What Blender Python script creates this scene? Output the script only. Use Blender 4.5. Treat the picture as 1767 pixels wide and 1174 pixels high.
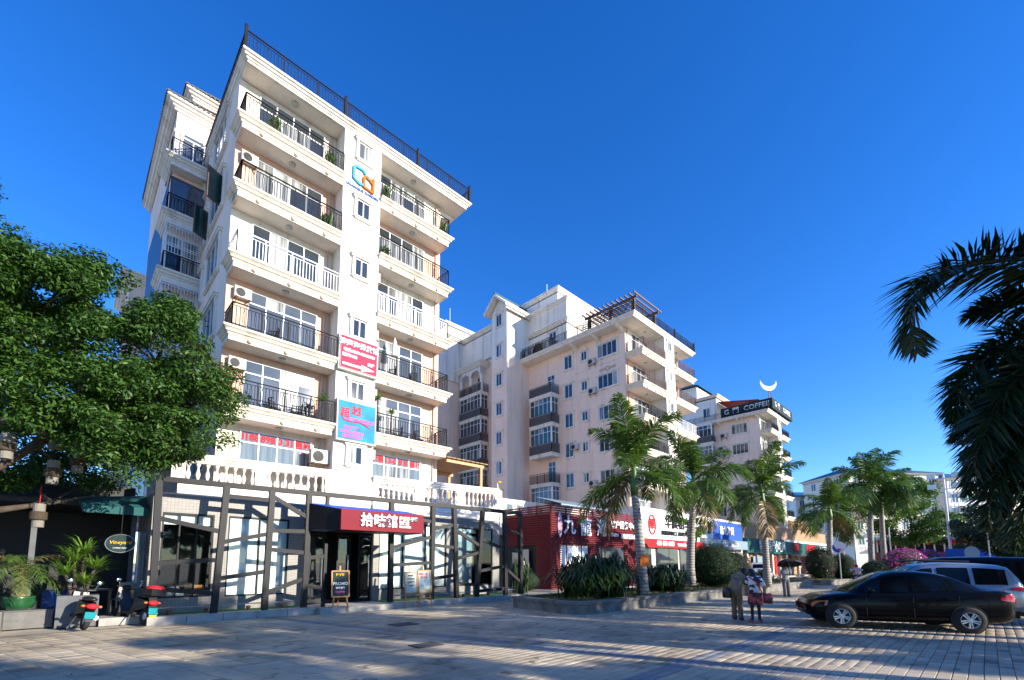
import bpy, math, random
import numpy as np
from mathutils import Vector, Matrix
random.seed(11); rng = np.random.default_rng(5)
sc = bpy.context.scene; col = sc.collection
for o in list(bpy.data.objects): bpy.data.objects.remove(o)
R = math.radians
# ------------------------------------------------------------------ camera
cam = bpy.data.cameras.new('camera'); co = bpy.data.objects.new('camera', cam); col.objects.link(co)
cam.sensor_width = 36.0; cam.lens = 793.7/1767*36; cam.shift_x = 23.5/1767; cam.shift_y = 300/1767
cam.clip_start = 0.05; cam.clip_end = 3000
CT, CP = R(46.59), math.atan(84/793.7)
co.location = (0, 0, 1.7)
co.rotation_euler = (R(90)+CP, 0, CT-R(90))
sc.camera = co
# ------------------------------------------------------------------ light
SAZ, SEL = R(-67), R(18.0)
sv = Vector((math.cos(SAZ)*math.cos(SEL), math.sin(SAZ)*math.cos(SEL), math.sin(SEL)))
w = bpy.data.worlds.new('World'); sc.world = w; w.use_nodes = True
nt = w.node_tree; bg = nt.nodes['Background']
sky = nt.nodes.new('ShaderNodeTexSky'); sky.sky_type = 'NISHITA'; sky.sun_disc = False
sky.sun_elevation = SEL; sky.sun_rotation = math.atan2(sv.x, sv.y)
sky.altitude = 0; sky.air_density = 1.0; sky.dust_density = 0.0; sky.ozone_density = 5.0
hs = nt.nodes.new('ShaderNodeHueSaturation'); hs.inputs['Hue'].default_value = .514; hs.inputs['Saturation'].default_value = 1.215; hs.inputs['Value'].default_value = 1.06
nt.links.new(sky.outputs[0], hs.inputs['Color']); nt.links.new(hs.outputs[0], bg.inputs[0]); bg.inputs[1].default_value = 0.15
sun = bpy.data.lights.new('sun', 'SUN'); so = bpy.data.objects.new('sun', sun); col.objects.link(so)
sun.energy = 5.0; sun.angle = R(0.5); sun.color = (1.0, 0.92, 0.78)
so.rotation_euler = sv.to_track_quat('Z', 'Y').to_euler()
sc.view_settings.view_transform = 'Standard'; sc.view_settings.look = 'None'
sc.view_settings.exposure = 1.0; sc.view_settings.gamma = 1.0; sc.view_settings.use_curve_mapping = False
sc.cycles.max_bounces = 6; sc.cycles.transparent_max_bounces = 12
sc.cycles.use_denoising = True
# ------------------------------------------------------------------ mesh helpers
class MB:
    def __init__(s): s.v = []; s.f = []; s.m = []
    def add(s, vs, fs, mi=0):
        b = len(s.v); s.v += [tuple(p) for p in vs]
        for q in fs: s.f.append([b+i for i in q]); s.m.append(mi)
        return s
    def box(s, x0, y0, z0, x1, y1, z1, mi=0):
        return s.add([(x0,y0,z0),(x1,y0,z0),(x1,y1,z0),(x0,y1,z0),(x0,y0,z1),(x1,y0,z1),(x1,y1,z1),(x0,y1,z1)],
              [(0,3,2,1),(4,5,6,7),(0,1,5,4),(1,2,6,5),(2,3,7,6),(3,0,4,7)], mi)
    def bar(s, p, q, w, h=None, mi=0, up=(0,0,1)):
        p = Vector(p); q = Vector(q); h = h or w; d = (q-p)
        if d.length < 1e-6: return s
        d.normalize(); u = Vector(up)
        if abs(d.dot(u)) > .99: u = Vector((0,1,0))
        a = d.cross(u).normalized()*w/2; b = a.cross(d).normalized()*h/2
        vs = [p-a-b, p+a-b, p+a+b, p-a+b, q-a-b, q+a-b, q+a+b, q-a+b]
        return s.add(vs, [(0,1,2,3),(7,6,5,4),(0,4,5,1),(1,5,6,2),(2,6,7,3),(3,7,4,0)], mi)
    def tube(s, pts, rad, n=8, mi=0, cap=True):
        pts = [Vector(p) for p in pts]; m = len(pts)
        if not hasattr(rad, '__len__'): rad = [rad]*m
        vs = []; a = None
        for i, p in enumerate(pts):
            d = (pts[min(i+1,m-1)]-pts[max(i-1,0)]).normalized()
            if a is None:
                a = d.orthogonal().normalized()
            else:
                a = (a-d*a.dot(d)); a = a.normalized() if a.length > 1e-5 else d.orthogonal().normalized()
            b = d.cross(a)
            for k in range(n):
                t = 2*math.pi*k/n; vs.append(p+(a*math.cos(t)+b*math.sin(t))*rad[i])
        fs = [(i*n+k, i*n+(k+1)%n, (i+1)*n+(k+1)%n, (i+1)*n+k) for i in range(m-1) for k in range(n)]
        if cap: fs += [tuple(range(n-1,-1,-1)), tuple(range((m-1)*n, m*n))]
        return s.add(vs, fs, mi)
    def lathe(s, prof, c=(0,0,0), n=12, mi=0, cap=True):
        vs = []
        for r, z in prof:
            for k in range(n):
                t = 2*math.pi*k/n; vs.append((c[0]+r*math.cos(t), c[1]+r*math.sin(t), c[2]+z))
        m = len(prof)
        fs = [(i*n+k, i*n+(k+1)%n, (i+1)*n+(k+1)%n, (i+1)*n+k) for i in range(m-1) for k in range(n)]
        if cap: fs += [tuple(range(n-1,-1,-1)), tuple(range((m-1)*n, m*n))]
        return s.add(vs, fs, mi)
    def prism(s, poly, z0, z1, mi=0):
        n = len(poly)
        vs = [(x,y,z0) for x,y in poly]+[(x,y,z1) for x,y in poly]
        fs = [tuple(range(n-1,-1,-1)), tuple(range(n,2*n))]+[(i,(i+1)%n,n+(i+1)%n,n+i) for i in range(n)]
        return s.add(vs, fs, mi)
    def prism_xz(s, poly, y0, y1, mi=0):       # outline in x,z pushed along y
        n = len(poly)
        vs = [(x,y0,z) for x,z in poly]+[(x,y1,z) for x,z in poly]
        fs = [tuple(range(n)), tuple(range(2*n-1,n-1,-1))]+[(i,n+i,n+(i+1)%n,(i+1)%n) for i in range(n)]
        return s.add(vs, fs, mi)
    def sweep(s, path, prof, mi=0, closed=False):   # prof = (outward, z); outward is right of the path
        pts = [Vector((p[0],p[1])) for p in path]; m = len(pts); vs = []
        for i in range(m):
            d0 = d1 = None
            if i > 0 or closed: d0 = (pts[i]-pts[i-1]).normalized()
            if i < m-1 or closed: d1 = (pts[(i+1)%m]-pts[i]).normalized()
            d0 = d0 or d1; d1 = d1 or d0
            n0 = Vector((d0.y,-d0.x)); n1 = Vector((d1.y,-d1.x)); nn = n0+n1
            nn = nn/max(nn.dot(n0), .2) if nn.length > 1e-6 else n0
            for o, z in prof: vs.append((pts[i].x+nn.x*o, pts[i].y+nn.y*o, z))
        k = len(prof); fs = []
        for i in range(m if closed else m-1):
            j = (i+1)%m
            for q in range(k-1): fs.append((i*k+q, j*k+q, j*k+q+1, i*k+q+1))
        if not closed: fs += [tuple(range(k)), tuple(range((m-1)*k+k-1,(m-1)*k-1,-1))]
        return s.add(vs, fs, mi)
    def sphere(s, c, r, n=10, k=6, mi=0):
        rx, ry, rz = r if hasattr(r,'__len__') else (r,r,r)
        vs = [(c[0],c[1],c[2]-rz)]
        for i in range(1,k):
            a = -math.pi/2+math.pi*i/k
            for j in range(n):
                t = 2*math.pi*j/n; vs.append((c[0]+rx*math.cos(a)*math.cos(t), c[1]+ry*math.cos(a)*math.sin(t), c[2]+rz*math.sin(a)))
        vs.append((c[0],c[1],c[2]+rz)); L = len(vs)-1
        fs = [(0,1+(j+1)%n,1+j) for j in range(n)]
        for i in range(k-2):
            for j in range(n): fs.append((1+i*n+j, 1+i*n+(j+1)%n, 1+(i+1)*n+(j+1)%n, 1+(i+1)*n+j))
        fs += [(1+(k-2)*n+j, 1+(k-2)*n+(j+1)%n, L) for j in range(n)]
        return s.add(vs, fs, mi)
    def mesh(s, name, mats, smooth=False):
        me = bpy.data.meshes.new(name); me.from_pydata(s.v, [], s.f)
        for m in (mats if isinstance(mats,(list,tuple)) else [mats]): me.materials.append(MAT[m] if isinstance(m,str) else m)
        if any(s.m): me.polygons.foreach_set('material_index', s.m)
        if smooth: me.polygons.foreach_set('use_smooth', [True]*len(me.polygons))
        me.update(); return me
    def build(s, name, mats, parent=None, loc=None, rz=0, smooth=False):
        return link(name, s.mesh(name, mats, smooth), parent, loc, rz)
def link(name, me, parent=None, loc=None, rz=0, rot=None):
    """loc None: the mesh is in world coordinates (or in its unrotated parent's world)."""
    o = bpy.data.objects.new(name, me); col.objects.link(o)
    if parent is not None:
        o.parent = parent
        if loc is None:
            q = parent; L = Vector((0,0,0))
            while q is not None: L = L+q.location; q = q.parent
            o.location = -L
        else: o.location = loc
    elif loc is not None: o.location = loc
    o.rotation_euler = rot if rot is not None else (0,0,rz)
    return o
def wl(parent, p):        # world point -> location under an unrotated thing
    L = parent.location; return (p[0]-L.x, p[1]-L.y, p[2]-L.z)
def tag(o, label=None, cat=None, group=None, kind=None):
    if label: o['label'] = label
    if cat: o['category'] = cat
    if group: o['group'] = group
    if kind: o['kind'] = kind
    return o
def thing(name, label, cat, loc=(0,0,0), rz=0, group=None):
    o = bpy.data.objects.new(name, None); col.objects.link(o); o.empty_display_size = .2
    o.location = loc; o.rotation_euler = (0,0,rz); return tag(o, label, cat, group)
def copy_tree(o, parent=None):
    c = o.copy(); col.objects.link(c); c.parent = parent
    for ch in o.children: copy_tree(ch, c)
    return c
CACHE = {}
def cached(key, fn):
    if key not in CACHE: CACHE[key] = fn()
    return CACHE[key]
def npmesh(name, v, f, mat, smooth=False):
    v = np.asarray(v, np.float32); f = np.asarray(f, np.int32); k = f.shape[1]
    me = bpy.data.meshes.new(name); me.vertices.add(len(v)); me.vertices.foreach_set('co', v.ravel())
    me.loops.add(f.size); me.loops.foreach_set('vertex_index', f.ravel())
    me.polygons.add(len(f)); me.polygons.foreach_set('loop_start', np.arange(0, f.size, k, dtype=np.int32))
    me.polygons.foreach_set('loop_total', np.full(len(f), k, np.int32))
    for m in (mat if isinstance(mat,(list,tuple)) else [mat]): me.materials.append(MAT[m])
    if smooth: me.polygons.foreach_set('use_smooth', np.ones(len(f), bool))
    me.update(calc_edges=True); me.validate(); return me
def text_mesh(s, size, depth, mat, align='CENTER', bold=0.0, sx=1.0, shear=0.0):
    cu = bpy.data.curves.new('txt', 'FONT'); cu.body = s; cu.size = size; cu.extrude = depth/2
    cu.align_x = align; cu.align_y = 'CENTER'; cu.offset = bold; cu.resolution_u = 2; cu.shear = shear
    o = bpy.data.objects.new('txt', cu); col.objects.link(o)
    dg = bpy.context.evaluated_depsgraph_get(); me = bpy.data.meshes.new_from_object(o.evaluated_get(dg))
    bpy.data.objects.remove(o); bpy.data.curves.remove(cu)
    me.transform(Matrix(((sx,0,0,0),(0,0,-1,0),(0,1,0,0),(0,0,0,1))))
    me.materials.clear(); me.materials.append(MAT[mat]); return me
def text(name, s, size, mat, parent, loc, rz=0, depth=.03, **k):
    return link(name, text_mesh(s, size, depth, mat, **k), parent, loc, rz)
# ------------------------------------------------------------------ materials
MAT = {}
def nodes(name):
    m = bpy.data.materials.new(name); m.use_nodes = True; MAT[name] = m
    return m.node_tree, m.node_tree.nodes['Principled BSDF']
def noise(nt, scale, detail=4, rough=.55, vec=None, stretch=None):
    n = nt.nodes.new('ShaderNodeTexNoise'); n.inputs['Scale'].default_value = scale
    n.inputs['Detail'].default_value = detail; n.inputs['Roughness'].default_value = rough
    g = nt.nodes.new('ShaderNodeNewGeometry')
    if stretch:
        mp = nt.nodes.new('ShaderNodeMapping'); mp.inputs['Scale'].default_value = stretch
        nt.links.new(g.outputs['Position'], mp.inputs[0]); nt.links.new(mp.outputs[0], n.inputs[0])
    else: nt.links.new(g.outputs['Position'], n.inputs[0])
    return n
def ramp(nt, src, stops):
    r = nt.nodes.new('ShaderNodeValToRGB'); e = r.color_ramp.elements
    while len(e) < len(stops): e.new(.5)
    for i, (p, c) in enumerate(stops):
        e[i].position = p; e[i].color = (*c, 1) if hasattr(c,'__len__') else (c,c,c,1)
    nt.links.new(src, r.inputs[0]); return r
def mul(nt, a, b, fac=1.0, mode='MULTIPLY'):
    x = nt.nodes.new('ShaderNodeMix'); x.data_type = 'RGBA'; x.blend_type = mode; x.inputs[0].default_value = fac
    for s, i in ((a,6),(b,7)):
        if isinstance(s, tuple): x.inputs[i].default_value = (*s,1)
        else: nt.links.new(s, x.inputs[i])
    return x.outputs[2]
def bump(nt, bs, h, strength=.2, dist=.02):
    b = nt.nodes.new('ShaderNodeBump'); b.inputs['Strength'].default_value = strength; b.inputs['Distance'].default_value = dist
    nt.links.new(h, b.inputs['Height']); nt.links.new(b.outputs[0], bs.inputs['Normal'])
def M(name, c, rough=.6, metal=0.0, var=.12, scale=3.0, spec=.5, coat=0.0, bmp=0.0, emit=None):
    nt, bs = nodes(name)
    if name.split('_')[0] in ('sign','letter','logo','sky','poster','canopy','chalkboard','menu','red','lantern'): rough, spec = max(rough,.6), .12
    bs.inputs['Roughness'].default_value = rough; bs.inputs['Metallic'].default_value = metal
    bs.inputs['Specular IOR Level'].default_value = spec; bs.inputs['Coat Weight'].default_value = coat
    if var:
        n = noise(nt, scale); r = ramp(nt, n.outputs[0], [(.3, 1-var), (.7, 1.0)])
        nt.links.new(mul(nt, r.outputs[0], tuple(c)), bs.inputs['Base Color'])
        if bmp: bump(nt, bs, noise(nt, scale*12).outputs[0], bmp)
    else: bs.inputs['Base Color'].default_value = (*c,1)
    if emit: bs.inputs['Emission Color'].default_value = (*c,1); bs.inputs['Emission Strength'].default_value = emit
def plaster(name, c, streak=.25, rough=.75):
    nt, bs = nodes(name); bs.inputs['Roughness'].default_value = rough
    a = ramp(nt, noise(nt, .7).outputs[0], [(.35, .93), (.65, 1.0)])
    s = ramp(nt, noise(nt, 1.0, 5, .6, stretch=(2.2,2.2,.16)).outputs[0], [(.50, (1,1,1)), (.62, (1-streak*.35, 1-streak*.38, 1-streak*.45)), (.76, (1-streak, 1-streak*1.05, 1-streak*1.15))])
    g = ramp(nt, noise(nt, 9, 5).outputs[0], [(.3, .95), (.6, 1.0)])
    x = mul(nt, a.outputs[0], s.outputs[0]); x = mul(nt, x, g.outputs[0])
    nt.links.new(mul(nt, x, tuple(c)), bs.inputs['Base Color'])
    bump(nt, bs, noise(nt, 45).outputs[0], .12, .01)
plaster('white_plaster', (.80,.755,.68), .5); plaster('cream', (.80,.715,.59), .5)
plaster('peach', (.74,.46,.32), .2); plaster('pink_wall', (.90,.69,.55), .24); plaster('trim', (.80,.75,.67), .5)
plaster('soffit', (.88,.80,.69), .16); plaster('far_wall', (.84,.81,.75), .25); plaster('far_cream', (.86,.78,.64), .2)
plaster('grey_wall', (.60,.58,.55), .2)
M('iron', (.011,.011,.013), .6, 0, .2, spec=.15); M('white_metal', (.78,.78,.78), .4, 0, .08); M('pvc', (.80,.80,.80), .35, 0, .08)
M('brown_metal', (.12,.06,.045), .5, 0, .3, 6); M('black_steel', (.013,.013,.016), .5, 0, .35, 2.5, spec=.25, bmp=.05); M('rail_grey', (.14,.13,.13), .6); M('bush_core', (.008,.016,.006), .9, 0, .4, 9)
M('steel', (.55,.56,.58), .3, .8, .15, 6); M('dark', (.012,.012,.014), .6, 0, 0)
M('pipe_pink', (.62,.42,.34), .6); M('globe', (.75,.66,.48), .35, 0, .1, 20); M('lamp_grey', (.5,.49,.46), .4)
M('red_wood', (.20,.027,.036), .55, 0, .35, 8, bmp=.1); M('sign_maroon', (.20,.018,.03), .4, 0, .1); M('sign_red', (.62,.02,.03), .35, 0, .06)
M('sign_rose', (.42,.03,.075), .35, 0, .08); M('sign_white', (.82,.82,.82), .4, 0, .05); M('sign_blue', (.03,.10,.42), .35, 0, .1)
M('sky_print', (.03,.27,.45), .4, 0, .45, 1.6); M('sign_green', (.015,.10,.095), .4, 0, .15); M('letter_white', (.85,.85,.82), .4, 0, 0)
M('letter_red', (.60,.02,.03), .4, 0, 0); M('letter_black', (.02,.02,.02), .4, 0, 0); M('letter_yellow', (.75,.45,.03), .4, 0, 0)
M('letter_pink', (.75,.12,.40), .4, 0, 0); M('letter_blue', (.03,.10,.45), .4, 0, 0); M('logo_blue', (.06,.33,.52), .4, 0, 0); M('logo_orange', (.55,.14,.02), .4, 0, 0)
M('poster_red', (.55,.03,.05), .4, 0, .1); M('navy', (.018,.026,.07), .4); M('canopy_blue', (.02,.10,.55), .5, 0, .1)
M('canvas_teal', (.008,.085,.09), .8, 0, .3, 4); M('concrete', (.36,.35,.33), .85, 0, .4, 2.5, bmp=.3); M('kerb_stone', (.40,.37,.33), .8, 0, .3, 3, bmp=.2)
M('kerb_dirty', (.24,.225,.20), .9, 0, .6, 2.2, bmp=.4); M('slate_light', (.15,.145,.135), .7, 0, .35, 4, bmp=.1); M('slate', (.11,.115,.12), .7, 0, .3, 4, bmp=.1); M('wood', (.34,.19,.08), .55, 0, .3, 10, bmp=.1)
M('pine', (.55,.28,.09), .5, 0, .25, 6); M('easel_wood', (.50,.25,.07), .5, 0, .25, 14); M('chalkboard', (.03,.05,.05), .6, 0, .4, 9); M('menu_paper', (.55,.58,.50), .5, 0, .2, 14)
M('poster_print', (.45,.62,.62), .45, 0, .5, 7); M('paper_white', (.75,.75,.72), .6, 0, .1); M('orange_card', (.55,.22,.05), .7, 0, .2, 9)
M('turf', (.05,.24,.03), .9, 0, .5, 20, bmp=.6); M('soil', (.09,.085,.05), .95, 0, .5, 6, bmp=.5); M('cardboard', (.45,.20,.06), .7, 0, .2, 9)
M('ceramic', (.62,.64,.60), .3, 0, .1); M('green_glaze', (.02,.10,.035), .25, 0, .4, 7); M('red_plastic', (.55,.02,.03), .25, 0, .1, coat=.4); M('black_plastic', (.02,.02,.022), .35, 0, .2, 8)
M('tyre', (.018,.018,.018), .85, 0, .2, 20); M('chrome', (.75,.76,.78), .12, 1, .05); M('alloy', (.66,.67,.69), .35, .35, .05); M('plate_teal', (.012,.22,.24), .8, 0, .05, spec=.1)
M('car_black', (.003,.003,.0036), .25, 0, 0, spec=.14, coat=.13); M('car_silver', (.36,.38,.41), .3, .6, .04, coat=.8); M('car_white', (.78,.78,.78), .25, 0, .04, coat=.8); M('car_glass', (.005,.006,.008), .06, 0, 0, spec=.28)
M('tail_red', (.40,.01,.02), .12, 0, .1, coat=.6); M('lamp_amber', (.55,.16,.03), .15, 0, .1, coat=.6); M('lamp_clear', (.55,.57,.60), .1, .5, .1, coat=.6)
M('skin', (.42,.24,.16), .6, 0, .1, 20); M('hair', (.010,.009,.009), .5, 0, .2, 30); M('shirt_khaki', (.22,.185,.14), .85, 0, .25, 14); M('trouser_khaki', (.20,.135,.075), .85, 0, .25, 12)
M('legging', (.015,.015,.017), .8, 0, .1); M('shoe_pink', (.45,.06,.10), .6, 0, .1); M('shoe_dark', (.05,.05,.06), .6, 0, .1); M('tee_grey', (.30,.33,.34), .85, 0, .2, 12); M('trouser_grey', (.15,.15,.145), .85, 0, .2, 12)
M('umbrella_black', (.015,.015,.018), .7, 0, .2, 9); M('bark', (.085,.065,.048), .9, 0, .5, 7, bmp=.6); M('palm_green', (.09,.19,.04), .5, 0, .3, 3); M('thatch', (.30,.20,.10), .9, 0, .5, 8, bmp=.4)
M('tile_teal', (.02,.13,.13), .5, 0, .4, 3); M('tile_dark', (.10,.09,.085), .7, 0, .4, 6); M('roof_blue', (.02,.14,.26), .5, 0, .3, 2); M('lantern_weave', (.08,.06,.04), .8, 0, .4, 40); M('lantern_paper', (.22,.205,.17), .8, 0, .2, 12)
M('pink_cloth', (.62,.40,.50), .8, 0, .2, 8); M('brick_brown', (.16,.07,.05), .8, 0, .3, 6); M('blue_barrel', (.02,.06,.25), .4, 0, .2, 4); M('lantern_red', (.60,.02,.02), .5, 0, .1)
M('plank', (.42,.24,.12), .7, 0, .4, 8); M('steel_blue', (.30,.40,.46), .35, .3, .1); M('petal', (.50,.03,.30), .7, 0, .3, 9); M('yellow_cloth', (.70,.50,.03), .6, 0, .2)
M('ac_white', (.52,.50,.46), .5, 0, .2, 5); M('rust', (.30,.12,.05), .9, 0, .5, 12); M('awning_peach', (.62,.33,.20), .7, 0, .2, 4); M('leaf_litter', (.45,.28,.04), .8, 0, .4, 30)
def glass(name, c, rough=.04, streak=0.0):
    nt, bs = nodes(name); bs.inputs['Roughness'].default_value = rough; bs.inputs['Specular IOR Level'].default_value = .75
    if streak:
        s = ramp(nt, noise(nt, 1.0, 2, .5, stretch=(7,7,.3)).outputs[0], [(.38, tuple(x*(1-streak) for x in c)), (.6, c)])
        nt.links.new(s.outputs[0], bs.inputs['Base Color'])
    else:
        s = ramp(nt, noise(nt, .5, 2).outputs[0], [(.4, tuple(x*.6 for x in c)), (.6, c)]); nt.links.new(s.outputs[0], bs.inputs['Base Color'])
    b = nt.nodes.new('ShaderNodeBump'); b.inputs['Strength'].default_value = .03; b.inputs['Distance'].default_value = .05
    nt.links.new(noise(nt, 1.3, 1).outputs[0], b.inputs['Height']); nt.links.new(b.outputs[0], bs.inputs['Normal'])
glass('glass', (.035,.045,.055)); glass('glass_curtain', (.38,.39,.38), .08, .75); glass('glass_green', (.02,.075,.065)); glass('glass_blind', (.60,.68,.70), .10, .12)
glass('glass_pale', (.16,.20,.22), .05, .3); glass('glass_grey', (.10,.12,.15), .05)
def clear_glass():
    nt, bs = nodes('shop_glass'); out = nt.nodes['Material Output']
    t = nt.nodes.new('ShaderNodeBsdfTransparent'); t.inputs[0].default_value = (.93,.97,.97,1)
    g = nt.nodes.new('ShaderNodeBsdfGlossy'); g.inputs['Roughness'].default_value = .02
    f = nt.nodes.new('ShaderNodeFresnel'); f.inputs[0].default_value = 1.55
    mx = nt.nodes.new('ShaderNodeMixShader'); nt.links.new(f.outputs[0], mx.inputs[0]); nt.links.new(t.outputs[0], mx.inputs[1]); nt.links.new(g.outputs[0], mx.inputs[2])
    nt.links.new(mx.outputs[0], out.inputs[0])
clear_glass()
def leafmat(name, c1, c2, trans=.3, rough=.42, spec=.4):
    nt, bs = nodes(name); out = nt.nodes['Material Output']
    g = nt.nodes.new('ShaderNodeNewGeometry')
    r = ramp(nt, g.outputs['Random Per Island'], [(0.0, c1), (1.0, c2)])
    bs.inputs['Roughness'].default_value = rough; bs.inputs['Specular IOR Level'].default_value = spec
    nt.links.new(r.outputs[0], bs.inputs['Base Color'])
    t = nt.nodes.new('ShaderNodeBsdfTranslucent'); nt.links.new(mul(nt, r.outputs[0], (1.0,1.15,.5)), t.inputs[0])
    mx = nt.nodes.new('ShaderNodeMixShader'); mx.inputs[0].default_value = trans
    nt.links.new(bs.outputs[0], mx.inputs[1]); nt.links.new(t.outputs[0], mx.inputs[2]); nt.links.new(mx.outputs[0], out.inputs[0])
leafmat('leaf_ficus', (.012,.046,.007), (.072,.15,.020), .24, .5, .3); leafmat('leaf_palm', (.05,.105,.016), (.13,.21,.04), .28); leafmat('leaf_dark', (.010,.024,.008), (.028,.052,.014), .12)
leafmat('leaf_bush', (.010,.034,.006), (.022,.056,.010), .10, .6, .2); leafmat('leaf_strap', (.010,.027,.007), (.032,.066,.014), .15); leafmat('leaf_bright', (.09,.19,.025), (.19,.31,.045), .35); leafmat('leaf_tree', (.045,.11,.015), (.11,.19,.03), .3)
leafmat('leaf_dry', (.16,.11,.05), (.30,.22,.10), .2); leafmat('leaf_petal', (.42,.03,.30), (.68,.09,.48), .3); leafmat('grass_blade', (.055,.085,.02), (.15,.15,.045), .25); leafmat('leaf_cycad', (.05,.11,.02), (.14,.22,.06), .3)
def tilewall():
    nt, bs = nodes('wall_tile'); bs.inputs['Roughness'].default_value = .45
    g = nt.nodes.new('ShaderNodeNewGeometry'); sp = nt.nodes.new('ShaderNodeSeparateXYZ'); nt.links.new(g.outputs['Position'], sp.inputs[0])
    cb = nt.nodes.new('ShaderNodeCombineXYZ'); nt.links.new(sp.outputs[0], cb.inputs[0]); nt.links.new(sp.outputs[2], cb.inputs[1])
    b = nt.nodes.new('ShaderNodeTexBrick'); b.offset = .0; b.inputs['Scale'].default_value = 1; b.inputs['Brick Width'].default_value = .095; b.inputs['Row Height'].default_value = .095
    b.inputs['Mortar Size'].default_value = .006; b.inputs['Color1'].default_value = (.255,.235,.21,1); b.inputs['Color2'].default_value = (.215,.20,.18,1); b.inputs['Mortar'].default_value = (.15,.14,.13,1)
    nt.links.new(cb.outputs[0], b.inputs[0]); nt.links.new(b.outputs[0], bs.inputs['Base Color']); bump(nt, bs, b.outputs['Fac'], -.3, .006)
tilewall()
def paver(name, c):
    nt, bs = nodes(name); bs.inputs['Roughness'].default_value = .72
    g = nt.nodes.new('ShaderNodeNewGeometry')
    r = ramp(nt, g.outputs['Random Per Island'], [(0.0, .72), (.5,.90), (1.0, 1.06)])
    oi = nt.nodes.new('ShaderNodeObjectInfo'); r2 = ramp(nt, oi.outputs['Random'], [(0.0,.90),(1.0,1.04)])
    s = ramp(nt, noise(nt, .55, 6, .65).outputs[0], [(.28, (.50,.48,.45)), (.45,(.85,.84,.82)), (.6, (1.04,1.03,1.0))])
    s2 = ramp(nt, noise(nt, .16, 5, .7).outputs[0], [(.36,(.70,.68,.66)),(.56,(1,1,1))]); s3 = ramp(nt, noise(nt, 2.6, 2).outputs[0], [(.30,(.45,.43,.41)),(.36,(1,1,1))])
    s_ = mul(nt, s2.outputs[0], s3.outputs[0])
    d = ramp(nt, noise(nt, 28, 3).outputs[0], [(.3, .86), (.7, 1.06)])
    x = mul(nt, r.outputs[0], s.outputs[0]); x = mul(nt, x, d.outputs[0]); x = mul(nt, x, r2.outputs[0]); x = mul(nt, x, s_)
    nt.links.new(mul(nt, x, tuple(c)), bs.inputs['Base Color'])
    rr = ramp(nt, noise(nt, .8, 4).outputs[0], [(.35,.5),(.65,.85)]); nt.links.new(rr.outputs[0], bs.inputs['Roughness'])
    bump(nt, bs, noise(nt, 60).outputs[0], .25, .01)
paver('paver', (.60,.50,.355)); paver('paver_blue', (.27,.29,.32)); paver('paver_yellow', (.44,.36,.2)); paver('paver_dark', (.31,.27,.22))
M('ground_grey', (.48,.42,.33), .85, 0, .3, 1.2, bmp=.2); M('joint', (.13,.12,.105), .95, 0, .3, 8); M('asphalt', (.07,.07,.072), .9, 0, .3, 8, bmp=.3); M('sidewalk', (.38,.34,.28), .8, 0, .25, 3, bmp=.2)
def trunkmat():
    nt, bs = nodes('palm_trunk'); bs.inputs['Roughness'].default_value = .85
    wv = nt.nodes.new('ShaderNodeTexWave'); wv.bands_direction = 'Z'; wv.inputs['Scale'].default_value = 2.2; wv.inputs['Distortion'].default_value = 1.2
    g = nt.nodes.new('ShaderNodeNewGeometry'); nt.links.new(g.outputs['Position'], wv.inputs[0])
    r = ramp(nt, wv.outputs['Fac'], [(.0,(.17,.15,.13)),(.25,(.36,.33,.29)),(1,(.40,.37,.33))])
    n = ramp(nt, noise(nt, 4, 5).outputs[0], [(.3,.65),(.65,1.0)])
    nt.links.new(mul(nt, r.outputs[0], n.outputs[0]), bs.inputs['Base Color']); bump(nt, bs, wv.outputs['Fac'], .4, .03)
trunkmat()
def cowprint():
    nt, bs = nodes('blouse_print'); bs.inputs['Roughness'].default_value = .85
    r = ramp(nt, noise(nt, 6.5, 3).outputs[0], [(.47,(.02,.025,.05)),(.50,(.62,.66,.70))]); r.color_ramp.interpolation = 'CONSTANT'
    nt.links.new(r.outputs[0], bs.inputs['Base Color'])
    nt, bs = nodes('bag_print'); bs.inputs['Roughness'].default_value = .5
    r = ramp(nt, noise(nt, 8, 3).outputs[0], [(.44,(.02,.012,.012)),(.52,(.36,.015,.035)),(.66,(.25,.10,.10))])
    nt.links.new(r.outputs[0], bs.inputs['Base Color'])
cowprint()
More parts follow.
